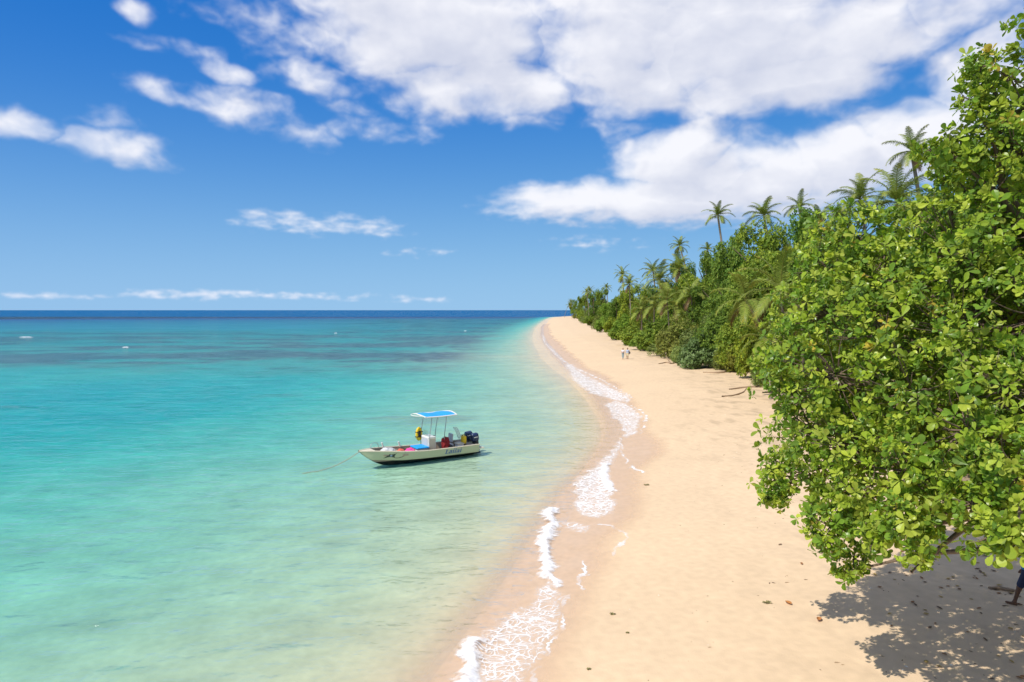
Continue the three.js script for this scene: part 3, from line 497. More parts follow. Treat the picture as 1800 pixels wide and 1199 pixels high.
// more of the wood behind them, kept under the skyline that the trees above draw
{
  const skyline = curve([[1000, 535], [1030, 520], [1060, 512], [1100, 502], [1150, 496], [1200, 470], [1250, 455], [1300, 405], [1400, 372], [1480, 380], [1600, 390], [1800, 330], [2600, 250]]), r = rng(99);
  for (let d = 36; d < 780; d *= 1.10) for (let k = 0; k < 3; k++) {
    const x = greenX(d) + 5 + k * 7 + (r() - 0.5) * 5, z = -d * (1 + (r() - 0.5) * 0.05), [px] = pixelOf(x, 8, z); if (px > 1990 || px < 1008) continue;
    const top = atDepth(px, skyline(px) + 24 + 60 * r() * (100 / (d + 60)), d), h = Math.min(15, top.y - heightAt(x, z)); if (h < 4) continue;
    plant(['dark', 'tall', 'dark', 'tall2'][Math.floor(r() * 4)], x, z, h, 2.8 + 1.6 * r() + 0.003 * d, r() * 6.28);
  }
}
console.log('wood done');

// ---------------------------------------------------------------- coconut palms
function frondGeometry(seed, { rise, droop, dead = false, length = 4.3 }) {
  const r = rng(seed), g = new Mesher(), n = 44, base = dead ? [0.20, 0.125, 0.05] : [0.21, 0.265, 0.035], rib = dead ? [0.24, 0.16, 0.07] : [0.25, 0.24, 0.05];
  let p = V(0, 0, 0), ang = rise; const pts = [p.clone()], dirs = []; for (let k = 0; k < n; k++) { const t = k / n; ang = rise - droop * t * (0.5 + 0.5 * t); const d = V(Math.cos(ang), Math.sin(ang), 0); dirs.push(d); p = p.clone().addScaledVector(d, length / n); pts.push(p); }
  for (let k = 0; k < n; k += 2) { const e = Math.min(n, k + 2), w = 0.05 * (1 - k / n) + 0.01; g.quad(pts[k].clone().add(V(0, 0, -w)), pts[e].clone().add(V(0, 0, -w * 0.9)), pts[e].clone().add(V(0, 0.01, w * 0.9)), pts[k].clone().add(V(0, 0.01, w)), rib); g.quad(pts[k].clone().add(V(0, -w, 0)), pts[e].clone().add(V(0, -w, 0)), pts[e].clone().add(V(0, w * 0.6, 0)), pts[k].clone().add(V(0, w * 0.6, 0)), rib); }
  for (let k = 5; k < n; k++) for (const s of [-1, 1]) for (let h = 0; h < 1; h++) {
    const t = k / n, L = 1.1 * Math.pow(Math.sin(Math.PI * (0.12 + 0.82 * t)), 0.7) * (0.85 + 0.3 * r()), d = dirs[Math.min(n - 1, k)], upv = V(-d.y, d.x, 0), sweep = 0.35 + 0.75 * t;
    const out = V(0, 0, s).addScaledVector(d, sweep).addScaledVector(upv, 0.25 + 0.35 * (r() - 0.5)).normalize(), a = pts[k], w = d.clone().multiplyScalar(0.042), sag = dead ? 0.9 : 0.42 + 0.3 * r();
    const b = a.clone().addScaledVector(out, L * 0.5).add(V(0, -sag * L * 0.12, 0)), e = a.clone().addScaledVector(out, L * 0.9).add(V(0, -sag * L * 0.62, 0)), v = 0.75 + 0.5 * r(), tip = t > 0.8 && r() < 0.3 ? [1.5, 1.1, 1] : [1, 1, 1], c = base.map((x, q) => x * v * tip[q]);
    g.quad(a.clone().sub(w), b.clone().sub(w), b.clone().add(w), a.clone().add(w), c); g.tri(b.clone().sub(w), e, b.clone().add(w), c);
  }
  return g.build();
}
const fronds = [[1.35, 1.0], [1.05, 1.35], [0.75, 1.5], [0.45, 1.55], [0.1, 1.45], [-0.25, 1.1]].map(([rise, droop], k) => frondGeometry(50 + k, { rise, droop })), deadFrond = frondGeometry(70, { rise: -0.7, droop: 0.8, dead: true, length: 3.6 });
const nutGeo = new THREE.IcosahedronGeometry(0.15, 1); nutGeo.scale(1, 1.25, 1);
const PALMS = 'coconut palms rising from the shore wood';
function palm(px, py, d, size, lean, { dead = 1, nuts = 0, count = 17, seed = px, label = 'tall coconut palm with slender trunk rising above the wood', group = PALMS } = {}) {
  if (group === PALMS || group === 'young palms in front of the wood') { label = (group === PALMS ? 'slender coconut palm rising above the wood ' : 'young coconut palm with upright yellow-green fronds ') + zoneOf(d); group = label; }
  const head = atDepth(px, py, d), r = rng(seed * 13 + 7), foot = onGround(head.x + lean, head.z + (r() - 0.5) * 2), o = thing('coconut_palm', label, 'palm', foot, 0, group), h = head.clone().sub(foot);
  const t = clamp(0.10 + h.y * 0.006, 0.1, 0.24);
  part('trunk', taperTube([V(0, -0.4, 0), V(h.x * 0.12, h.y * 0.33, h.z * 0.12), V(h.x * 0.45, h.y * 0.7, h.z * 0.45), h], [t * 1.35, t, t * 0.85, t * 0.7], 8, 0.12, seed), M.palmBark, o);
  const spin = r() * 6.28;
  for (let k = 0; k < count; k++) { const f = part('frond', fronds[Math.min(5, Math.floor(k / count * 6))], M.frond, o), s = size * (0.85 + 0.3 * r()); f.position.copy(h).add(V(0, 0.1, 0)); f.rotation.set((r() - 0.5) * 0.5, spin + k * 2.4 + (r() - 0.5) * 0.4, (r() - 0.5) * 0.2); f.scale.set(s, s, s); }
  for (let k = 0; k < dead; k++) { const f = part('dead_frond', deadFrond, M.frond, o); f.position.copy(h); f.rotation.y = r() * 6.28; f.scale.setScalar(size * 0.9); }
  for (let k = 0; k < nuts; k++) { const a = k * 2.4, c = part('coconut', nutGeo, M.nut, o); c.position.copy(h).add(V(0.26 * Math.cos(a), -0.28 - 0.07 * (k % 3), 0.26 * Math.sin(a))); }
}
for (const [px, py, d, size, lean, o] of [
  [1603, 268, 74, 0.70, 2.4, { dead: 2, label: 'tallest coconut palm with bent bare trunk beside the overhanging tree', group: undefined }], [1576, 358, 54, 0.85, 0.5, { nuts: 5, dead: 2, label: 'full-crowned dark coconut palm below the tallest palm', group: undefined }], [1512, 352, 70, 0.74, 1.4], [1474, 388, 76, 0.58, -0.8], [1406, 366, 86, 0.56, 0.9], [1343, 380, 92, 0.7, 1.6],
  [1262, 380, 118, 0.70, 1.8, { dead: 0, label: 'lone coconut palm standing clear of the wood on a leaning trunk', group: undefined }], [1195, 433, 165, 0.68, 3.2], [1244, 440, 178, 0.62, 2.6], [1094, 484, 188, 0.75, 0.8], [1148, 478, 150, 0.8, 1], [1194, 474, 134, 0.9, 1.2], [1106, 500, 176, 0.8, 0.5], [1160, 492, 140, 0.95, 0.4], [1037, 512, 330, 0.75, 1], [1031, 514, 360, 0.8, 1.5], [1004, 532, 720, 1.2, 3], [1001, 537, 700, 1.0, -5], [1066, 506, 270, 0.6, 1],
  [1625, 385, 60, 0.75, 0.4], [1440, 392, 78, 0.55, 0.3], ]) palm(px, py, d, size, lean, o);
const YOUNG = 'young palms in front of the wood', YL = { label: 'young coconut palm with upright yellow-green fronds in front of the wood', group: YOUNG, count: 12 };
for (const [px, py, d, size, lean, o] of [
  [1372, 512, 58, 0.95, 0.8, { nuts: 6, dead: 2 }], [1312, 530, 70, 0.95, 2.6, { dead: 3 }], [1172, 528, 118, 0.95, 0.4], [1150, 538, 126, 0.9, 0.2], [1190, 540, 112, 0.85, 0.2], [1128, 545, 138, 0.8, 0.2], [1345, 598, 58, 0.6, 0.3, { dead: 1 }], [1440, 470, 62, 0.9, 0.4], [1410, 560, 52, 0.8, 0.3], [1215, 520, 108, 0.8, 0.4],
]) palm(px, py, d, size, lean, { ...YL, ...o });
console.log('palms done');
// ---------------------------------------------------------------- the moored skiff
{
  const paintOf = (name, r, g, b, o = {}) => new THREE.MeshStandardMaterial({ name, color: lin(r, g, b), roughness: 0.5, ...o });
  const B = {
    side: paintOf('cream hull paint', 0.47, 0.51, 0.34, { roughness: 0.4, bumpMap: sandBump, bumpScale: 0.004 }), bottom: paintOf('black antifouling', 0.012, 0.014, 0.014), rail: paintOf('cream gunwale', 0.62, 0.56, 0.42), lining: paintOf('grey-brown lining', 0.27, 0.22, 0.165, { roughness: 0.8 }), floor: paintOf('worn deck', 0.33, 0.27, 0.20, { roughness: 0.85 }),
    white: paintOf('white paint', 0.72, 0.71, 0.66), grey: paintOf('grey panel', 0.46, 0.47, 0.48), metal: paintOf('aluminium tube', 0.42, 0.42, 0.40, { metalness: 0.6, roughness: 0.35 }), blue: paintOf('blue vinyl', 0.01, 0.33, 0.78), navy: paintOf('navy cowling', 0.012, 0.03, 0.085, { roughness: 0.25 }), black: paintOf('black plastic', 0.02, 0.022, 0.025), red: paintOf('dark red cloth', 0.25, 0.012, 0.015, { roughness: 0.9 }), yellow: paintOf('yellow plastic', 0.75, 0.50, 0.01), pink: paintOf('pink cloth', 0.75, 0.06, 0.30, { roughness: 0.9 }), cloth: paintOf('pale tarpaulin', 0.55, 0.56, 0.56, { roughness: 0.9 }), coral: paintOf('coral red cloth', 0.62, 0.12, 0.08, { roughness: 0.9 }), rope: paintOf('rope', 0.38, 0.33, 0.23, { roughness: 0.95 }),
    clear: new THREE.MeshPhysicalMaterial({ name: 'windscreen', color: lin(0.9, 0.93, 0.94), transmission: 1, thickness: 0, roughness: 0.05 }),
  };
  const stern = onLevel(829, 793, 0), bow = onLevel(655, 816, 0), dir = bow.clone().sub(stern).normalize(), turn = Math.atan2(-dir.z, dir.x);
  const boat = thing('skiff', 'cream open skiff with blue sun canopy moored in the shallows', 'boat', stern, turn);
  // hull sections: s metres from the stern
  const half = (s) => 0.98 * Math.pow(clamp(1 - Math.pow(clamp((s - 2.2) / 4.95), 2.3)), 0.75) * (0.95 + 0.05 * smooth(0, 2, s)) + 0.015, sheer = (s) => 0.56 + 0.004 * s + 0.22 * smooth(3.2, 7.1, s);
  const keel = (s) => s < 4.9 ? -0.24 : mix(-0.24, sheer(7.1) - 0.02, Math.pow((s - 4.9) / 2.2, 2.1)), chineY = (s) => Math.max(keel(s) + 0.01, 0.10 + 0.012 * s + 0.16 * smooth(4.6, 6.6, s) * 0.7), chineW = (s) => half(s) * (0.86 - 0.20 * smooth(3.5, 6.6, s));
  const side = (s, t, z) => { const y = mix(chineY(s), sheer(s), t), w = mix(chineW(s), half(s), Math.pow(t, 0.8)); return V(s, Math.max(y, keel(s)), z * (keel(s) > mix(chineY(s), sheer(s), t) ? 0.012 : w)); };
  const N = 60, S = (i) => 7.1 * i / (N - 1);
  for (const z of [-1, 1]) {
    part('hull_side', gridGeometry(N, 9, (i, j) => { const s = S(z < 0 ? N - 1 - i : i); return { p: side(s, 1 - j / 8, z).toArray(), uv: [s, j / 8] }; }), B.side, boat);
    part('hull_bottom', gridGeometry(N, 4, (i, j) => { const s = S(z < 0 ? N - 1 - i : i), t = j / 3, k = keel(s); return { p: [s, mix(chineY(s), k, t), z * mix(chineW(s) * (chineY(s) > k + 0.02 ? 1 : 0.02), 0, t)] }; }), B.bottom, boat);
    part('lining', gridGeometry(N - 5, 4, (i, j) => { const s = S(i + (z < 0 ? 0 : 0)) + 0.04, t = j / 3; return { p: [s, Math.max(mix(sheer(s) - 0.01, 0.17, t), keel(s) + 0.03), z * Math.max(0.005, mix(half(s) - 0.045, chineW(s) - 0.03, t))] }; }), B.lining, boat);
    const pts = [...Array(16)].map((_, k) => { const s = 7.1 * k / 15; return V(s, sheer(s) + 0.005, z * (half(s) - 0.02)); });
    part('gunwale', taperTube(pts, [0.038, 0.038, 0.04], 6), B.rail, boat);
  }
  part('deck', gridGeometry(N - 8, 3, (i, j) => { const s = S(i) + 0.03; return { p: [s, 0.18 + 0.05 * smooth(4.5, 6, s), (j - 1) * (chineW(s) - 0.02)] }; }), B.floor, boat);
  const foredeck = part('foredeck', gridGeometry(12, 3, (i, j) => { const s = 6.25 + 0.82 * i / 11; return { p: [s, sheer(s) + 0.012, (j - 1) * (half(s) - 0.01)] }; }), B.rail, boat);
  part('transom', (() => { const g = new Mesher(), h = half(0), c = chineW(0); for (const x of [0, 0.05]) { g.quad(V(x, sheer(0), -h), V(x, sheer(0), h), V(x, chineY(0), c), V(x, chineY(0), -c)); g.tri(V(x, chineY(0), -c), V(x, chineY(0), c), V(x, keel(0), 0)); } return g.build(); })(), B.side, boat);
  const box = (name, mat, w, h, d, x, y, z, o = {}) => { const m = part(name, new RoundedBoxGeometry(w, h, d, 2, Math.min(w, h, d) * (o.round ?? 0.18)), mat, o.parent ?? boat); m.position.set(x, y, z); m.rotation.set(o.rx ?? 0, o.ry ?? 0, o.rz ?? 0); return m; };
  const tube = (name, mat, pts, rad, parent = boat) => part(name, taperTube(pts.map((p) => V(...p)), [rad, rad], 6), mat, parent);
  box('stern_bench', B.floor, 0.55, 0.28, 1.7, 0.42, 0.42, 0); box('swim_step', B.rail, 0.42, 0.05, 0.75, -0.2, 0.30, -0.45); box('swim_step', B.rail, 0.42, 0.05, 0.4, -0.2, 0.30, 0.6);
  box('thwart', B.floor, 0.32, 0.05, 1.72, 4.7, 0.46, 0); box('thwart', B.floor, 0.3, 0.05, 1.2, 5.75, 0.52, 0);
  // steering console with its screen, seat, wheel
  const con = box('console', B.white, 0.5, 1.06, 0.9, 2.85, 0.70, 0.05, { round: 0.08 });
  box('front_panel', B.grey, 0.02, 0.84, 0.74, 0.262, 0.02, 0, { parent: con, round: 0.3 }); box('side_panel', B.rail, 0.4, 0.85, 0.02, 0, 0, -0.462, { parent: con, round: 0.3 });
  box('windscreen', B.clear, 0.025, 0.34, 0.8, 0.16, 0.68, 0, { parent: con, rz: 0.25 });
  const wheel = part('steering_wheel', new THREE.TorusGeometry(0.17, 0.016, 6, 18), B.black, con); wheel.position.set(-0.36, 0.34, 0); wheel.rotation.y = Math.PI / 2;
  const seat = box('seat_box', B.white, 0.62, 0.44, 0.8, 3.45, 0.40, -0.05, { round: 0.1 }); box('cushion', B.blue, 0.76, 0.09, 0.98, 0.02, 0.26, 0, { parent: seat, round: 0.4 });
  const helm = box('helm_seat', B.white, 0.45, 0.42, 0.7, 1.55, 0.40, 0.15, { round: 0.1 }); box('backrest', B.grey, 0.08, 0.5, 0.5, -0.2, 0.55, 0, { parent: helm, rz: 0.1, round: 0.4 });
  // canopy on four bent tubes
  for (const [x, z] of [[3.05, -0.52], [3.05, 0.62], [2.1, -0.52], [2.1, 0.62]]) tube('canopy_post', B.metal, [[x, 0.2, z], [x + 0.02, 1.2, z], [x - 0.08, 1.9, z * 0.98], [x - 0.16, 2.42, z * 0.9]], 0.022);
  const canopy = part('canopy', gridGeometry(9, 9, (i, j) => { const x = 1.45 + 1.95 * i / 8, z = -0.82 + 1.64 * j / 8; return { p: [x, 2.52 - 0.09 * ((j - 4) / 4) ** 2 + 0.03 * Math.sin(i * 1.2), z + 0.05] }; }), B.blue, boat);
  tube('trim', B.white, [[1.43, 2.44, -0.78], [2.4, 2.42, -0.79], [3.42, 2.44, -0.78]], 0.035, canopy); tube('trim', B.white, [[3.42, 2.44, -0.78], [3.55, 2.53, 0.05], [3.42, 2.44, 0.88]], 0.035, canopy); tube('trim', B.white, [[1.43, 2.44, 0.88], [2.4, 2.42, 0.89], [3.42, 2.44, 0.88]], 0.035, canopy); tube('trim', B.white, [[1.43, 2.44, -0.78], [1.38, 2.53, 0.05], [1.43, 2.44, 0.88]], 0.035, canopy); tube('trim', B.white, [[3.45, 2.47, -0.45], [3.75, 2.46, -0.1], [3.75, 2.46, 0.5], [3.45, 2.47, 0.8]], 0.022, canopy);
  // fittings
  for (const s of [4.35, 5.45]) box('mooring_post', B.white, 0.07, 0.34, 0.09, s, sheer(s) + 0.14, half(s) - 0.06, { rz: -0.3 });
  tube('grab_rail', B.metal, [[5.7, sheer(5.7), half(5.7) - 0.03], [5.8, 1.02, half(5.8) - 0.03], [6.15, 1.04, half(6.15) - 0.03], [6.3, sheer(6.3), half(6.3) - 0.03]], 0.016);
  for (const [k, z] of [[0, 0.1], [1, 0.3], [2, 0.5]]) tube('rod_holder', B.white, [[0.62, 0.75, z], [0.78, 1.2, z + 0.02], [0.95, 1.55 - 0.04 * k, z + 0.04]], 0.024);
  // pattern and name on the near side
  const decal = (s0, s1, t0, t1, w, h, draw, name) => {
    const c = document.createElement('canvas'); c.width = w; c.height = h; const x = c.getContext('2d'); x.clearRect(0, 0, w, h); draw(x, w, h);
    const map = new THREE.CanvasTexture(c); map.colorSpace = THREE.SRGBColorSpace;
    part(name, gridGeometry(13, 5, (i, j) => { const s = mix(s1, s0, i / 12), p = side(s, mix(t0, t1, j / 4), -1); p.z -= 0.007; return { p: p.toArray(), uv: [i / 12, j / 4] }; }), new THREE.MeshStandardMaterial({ name, map, transparent: true, alphaTest: 0.4, roughness: 0.5 }), boat);
  };
  decal(1.2, 2.35, 0.10, 1.0, 512, 192, (x, w, h) => { x.fillStyle = '#1d56a0'; x.font = 'italic bold 168px serif'; x.textAlign = 'center'; x.textBaseline = 'middle'; x.fillText('Lailai', w / 2, h / 2); }, 'boat_name');
  decal(4.7, 6.0, 0.02, 0.98, 512, 256, (x, w, h) => {
    x.strokeStyle = x.fillStyle = '#33403c'; x.lineWidth = 16; x.lineCap = 'round';
    x.beginPath(); x.moveTo(40, 215); x.quadraticCurveTo(110, 140, 170, 70); x.quadraticCurveTo(220, 110, 330, 30); x.quadraticCurveTo(250, 130, 300, 190); x.quadraticCurveTo(210, 150, 150, 165); x.quadraticCurveTo(90, 190, 40, 215); x.fill();
    x.beginPath(); x.moveTo(300, 188); x.quadraticCurveTo(390, 205, 490, 120); x.stroke(); x.fillStyle = '#8fa7c4'; x.beginPath(); x.arc(205, 120, 26, 0, 7); x.fill();
  }, 'leaping_fish_emblem');
  // outboard motors: things that hang on the transom
  const place = (x, y, z) => boat.localToWorld(V(x, y, z)); boat.updateMatrixWorld(true);
  const outboard = (z, label) => {
    const o = thing('outboard_motor', label, 'motor', place(-0.10, 0.42, z), turn), add = (name, mat, w, h, d, x, y, q = {}) => box(name, mat, w, h, d, x, y, 0, { ...q, parent: o });
    o.scale.setScalar(0.88); const cowl = add('cowling', B.navy, 0.56, 0.58, 0.42, 0.12, 0.55, { round: 0.38, rz: -0.12 }); box('stripe', B.white, 0.3, 0.05, 0.43, 0.02, 0.02, 0, { parent: cowl }); add('midsection', B.black, 0.26, 0.75, 0.2, -0.06, -0.02, { rz: -0.15 }); add('lower_unit', B.black, 0.46, 0.13, 0.12, -0.12, -0.52, { round: 0.4 }); add('clamp', B.black, 0.22, 0.22, 0.28, 0.12, 0.12);
  };
  outboard(-0.36, 'navy outboard motor on the near side of the skiff transom'); outboard(0.36, 'navy outboard motor on the far side of the skiff transom');
  // loose things aboard
  const lump = (name, label, cat, mat, x, y, z, sx, sy, sz, seed) => { const g = new THREE.IcosahedronGeometry(1, 4), p = g.attributes.position; for (let i = 0; i < p.count; i++) { const v = V().fromBufferAttribute(p, i), k = 1 + 0.22 * noise(v.x * 2.2 + seed, v.y * 2.2 + v.z * 1.7) + 0.1 * noise(v.x * 6, v.y * 5 + v.z * 6 + seed); p.setXYZ(i, v.x * sx * k, Math.max(-0.6, v.y) * sy * k, v.z * sz * k); } g.computeVertexNormals(); const m = single(name, g, mat, label, cat); m.position.copy(place(x, y, z)); m.rotation.y = turn; };
  lump('beach_bag', 'pink crumpled bag lying in the skiff before the blue cushion', 'bag', B.pink, 4.25, 0.48, -0.42, 0.36, 0.24, 0.3, 3); lump('tarpaulin', 'pale grey folded tarpaulin in the bow of the skiff', 'tarpaulin', B.cloth, 5.45, 0.66, -0.08, 0.42, 0.18, 0.32, 7); lump('folded_cloth', 'small coral red cloth beside the grey tarpaulin', 'cloth', B.coral, 4.8, 0.60, -0.35, 0.22, 0.14, 0.2, 11); lump('life_jacket_bag', 'dark red bag behind the skiff console', 'bag', B.red, 2.0, 0.72, -0.42, 0.24, 0.44, 0.26, 17); lump('black_bag', 'black bag under the dark red bag in the skiff', 'bag', B.black, 1.78, 0.42, -0.55, 0.22, 0.26, 0.2, 19);
  const can = thing('jerrycan', 'yellow plastic jerrycan beside the outboard motors', 'jerrycan', place(0.72, 0.62, -0.3), turn); box('can_body', B.yellow, 0.24, 0.46, 0.34, 0, 0.2, 0, { parent: can, round: 0.25 }); const cap = part('cap', new THREE.CylinderGeometry(0.04, 0.04, 0.06, 10), B.black, can); cap.position.set(0.05, 0.46, 0.1); tube('handle', B.yellow, [[0, 0.42, -0.12], [0, 0.5, -0.06], [0, 0.5, 0.04], [0, 0.44, 0.08]], 0.02, can);
  const bucket = thing('cool_box', 'white cool box with lid in front of the yellow jerrycan', 'cool box', place(1.08, 0.42, -0.42), turn); box('tub', B.white, 0.42, 0.3, 0.4, 0, 0.05, 0, { parent: bucket }); box('lid', B.rail, 0.45, 0.07, 0.43, 0, 0.235, 0, { parent: bucket });
  const vest = thing('life_vest', 'yellow and black life vest hanging on the canopy post', 'life vest', place(3.2, 1.28, 0.6), turn); { const g = new THREE.TorusGeometry(0.2, 0.085, 8, 20); g.scale(0.85, 1.45, 1); const t = part('vest_body', g, B.yellow, vest); t.rotation.y = 0.3; const b2 = part('vest_lining', new THREE.SphereGeometry(0.17, 12, 8), B.black, vest); b2.scale.set(0.8, 1.5, 0.45); for (const y of [-0.15, 0.12]) box('strap', B.black, 0.46, 0.05, 0.2, 0, y, 0, { parent: vest, ry: 0.3 }); }
  // mooring line from the bow into the water
  const a = place(7.05, sheer(7.05) - 0.02, 0), e = onLevel(531, 832, 0), pts = [...Array(9)].map((_, k) => { const t = k / 8, p = a.clone().lerp(e, t); p.y = mix(a.y, -0.06, t) - 0.28 * Math.sin(Math.PI * t) * (1 - 0.3 * t); return p; }).map((p, k) => { if (k > 6) p.y = Math.max(p.y, 0.005 - (k - 7) * 0.04); return p; });
  single('mooring_rope', taperTube(pts, [0.02, 0.02], 6), B.rope, 'thin mooring rope running from the skiff bow into the water', 'rope');
}
console.log('boat done');

// ---------------------------------------------------------------- people
function skin(bones, cell, blend) {                               // bones: [a, b, ra, rb]; one smooth surface round them
  const lo = V(1e9, 1e9, 1e9), hi = V(-1e9, -1e9, -1e9); for (const [a, b, ra, rb] of bones) for (const [p, q] of [[a, ra], [b, rb]]) { lo.min(p.clone().subScalar(q + 0.03)); hi.max(p.clone().addScalar(q + 0.03)); }
  const size = Math.max(hi.x - lo.x, hi.y - lo.y, hi.z - lo.z), n = Math.min(170, Math.ceil(size / cell) + 6), mid = lo.clone().add(hi).multiplyScalar(0.5), mc = new MarchingCubes(n, new THREE.MeshBasicMaterial(), false, false, 120000), H = size / 2 * 1.06;
  const pre = bones.map(([a, b, ra, rb]) => { const d = b.clone().sub(a); return { a, d, l: Math.max(d.lengthSq(), 1e-9), ra, rb }; }), p = V(), q = V();
  for (let k = 0; k < n; k++) for (let j = 0; j < n; j++) for (let i = 0; i < n; i++) {
    p.set((i - n / 2) / (n / 2) * H + mid.x, (j - n / 2) / (n / 2) * H + mid.y, (k - n / 2) / (n / 2) * H + mid.z); let m = 9;
    if (p.x < lo.x || p.y < lo.y || p.z < lo.z || p.x > hi.x || p.y > hi.y || p.z > hi.z) { mc.field[k * n * n + j * n + i] = -1; continue; }
    for (const b of pre) { q.copy(p).sub(b.a); const t = clamp(q.dot(b.d) / b.l); q.addScaledVector(b.d, -t); const d = q.length() - mix(b.ra, b.rb, t), h = clamp(0.5 + 0.5 * (m - d) / blend); m = mix(m, d, h) - blend * h * (1 - h); }
    mc.field[k * n * n + j * n + i] = -m;
  }
  mc.isolation = 0; mc.update();
  const g = new THREE.BufferGeometry(), c = mc.count, pos = new Float32Array(mc.positionArray.slice(0, c * 3)); for (let i = 0; i < c; i++) { pos[i * 3] = pos[i * 3] * H + mid.x; pos[i * 3 + 1] = pos[i * 3 + 1] * H + mid.y; pos[i * 3 + 2] = pos[i * 3 + 2] * H + mid.z; }
  g.setAttribute('position', new THREE.BufferAttribute(pos, 3)); g.setAttribute('normal', new THREE.BufferAttribute(new Float32Array(mc.normalArray.slice(0, c * 3)), 3)); return g;
}
function person(label, foot, turn, pose, cloth, cell) {           // faces +x before turning; joints in metres
  const o = thing('person', label, 'person', foot, turn), J = pose, m = (r, g, b, n) => new THREE.MeshStandardMaterial({ name: n, color: lin(r, g, b), roughness: 0.8 });
  const bones = [[V(0, 0.98, 0.08), V(0, 0.98, -0.08), 0.125, 0.125], [V(0, 1.0, 0), V(0.01, 1.28, 0), 0.125, 0.15], [V(0.01, 1.36, 0.12), V(0.01, 1.36, -0.12), 0.095, 0.095], [V(0, 1.4, 0), V(0.02, 1.52, 0), 0.055, 0.05], [V(0.02, 1.6, 0), V(0.035, 1.66, 0), 0.088, 0.098], [V(0.11, 1.585, 0), V(0.135, 1.60, 0), 0.022, 0.012], [V(0.05, 1.55, 0), V(0.085, 1.54, 0), 0.05, 0.04]];
  for (const s of [1, -1]) { bones.push([V(0.02, 1.6, 0.088 * s), V(0.02, 1.63, 0.1 * s), 0.015, 0.018]); }
  const limbs = {};
  for (const [k, s] of [['L', -1], ['R', 1]]) {
    const { hip = V(0, 0.95, 0.1 * s), knee, ankle, elbow, wrist } = J[k], sh = V(0.01, 1.39, 0.19 * s); limbs[k] = { hip, knee, ankle, sh, elbow, wrist };
    bones.push([hip, knee, 0.09, 0.06], [knee, ankle, 0.06, 0.038], [ankle, ankle.clone().add(V(0.03, -0.05, 0)), 0.04, 0.036], [ankle.clone().add(V(-0.03, -0.055, 0)), ankle.clone().add(V(0.17, -0.062, 0.02 * s)), 0.036, 0.026], [sh, elbow, 0.055, 0.042], [elbow, wrist, 0.042, 0.028]);
    const d = wrist.clone().sub(elbow).normalize(), palm = wrist.clone().addScaledVector(d, 0.07); bones.push([wrist, palm, 0.026, 0.03]);
    for (let f = 0; f < 4; f++) { const b = palm.clone().add(V(0.03 - 0.02 * f, 0, 0)).addScaledVector(d, 0.02), c = b.clone().addScaledVector(d, [0.04, 0.048, 0.045, 0.035][f]), e = c.clone().addScaledVector(d, 0.03).add(V(0, 0, -0.012 * s)); bones.push([palm, b, 0.012, 0.009], [b, c, 0.009, 0.0085], [c, e, 0.0085, 0.0075]); }
    const tb = wrist.clone().addScaledVector(d, 0.03).add(V(0.025, 0, 0)); bones.push([tb, tb.clone().addScaledVector(d, 0.04).add(V(0.025, 0, 0)), 0.012, 0.009]);
  }
  part('body', skin(bones, cell, 0.03), m(...cloth.skin, 'skin'), o);
  const wear = (name, list, col) => part(name, skin(list, cell * 1.2, 0.03), m(...col, name), o), cut = (a, b, t) => a.clone().lerp(b, t);
  wear('shirt', [[V(0, 1.02, 0.08), V(0, 1.02, -0.08), 0.14, 0.14], [V(0, 1.02, 0), V(0.01, 1.28, 0), 0.14, 0.165], [V(0.01, 1.36, 0.12), V(0.01, 1.36, -0.12), 0.108, 0.108], ...['L', 'R'].map((k) => [limbs[k].sh, cut(limbs[k].sh, limbs[k].elbow, 0.55), 0.07, 0.062])], cloth.shirt);
  wear(cloth.lower ?? 'shorts', [[V(0, 0.96, 0.08), V(0, 0.96, -0.08), 0.142, 0.142], ...['L', 'R'].flatMap((k) => { const e = cloth.long ?? 0.85, a = [[limbs[k].hip, cut(limbs[k].hip, limbs[k].knee, Math.min(1, e)), 0.112, 0.09]]; if (e > 1) a.push([limbs[k].knee, cut(limbs[k].knee, limbs[k].ankle, e - 1), 0.085, 0.075]); return a; })], cloth.pants);
  const hair = [[V(0.0, 1.64, 0), V(0.02, 1.69, 0), 0.095, 0.095], [V(-0.04, 1.62, 0), V(-0.04, 1.58, 0), 0.07, 0.06]]; if (cloth.longHair) hair.push([V(-0.06, 1.6, 0), V(-0.08, 1.4, 0), 0.06, 0.04]); if (cloth.hat) hair.push([V(0.02, 1.68, 0.11), V(0.02, 1.68, -0.11), 0.03, 0.03], [V(0.13, 1.67, 0), V(-0.1, 1.69, 0), 0.03, 0.03]);
  wear(cloth.hat ? 'hat' : 'hair', hair, cloth.hair);
  const eye = m(0.02, 0.015, 0.01, 'eye'); for (const s of [-1, 1]) { const e = part('eye', new THREE.SphereGeometry(0.011, 8, 6), eye, o); e.position.set(0.118, 1.635, 0.034 * s); } const mouth = part('mouth', new THREE.SphereGeometry(0.02, 8, 5), m(0.22, 0.07, 0.05, 'lip'), o); mouth.scale.set(0.4, 0.25, 1); mouth.position.set(0.122, 1.553, 0);
  return o;
}
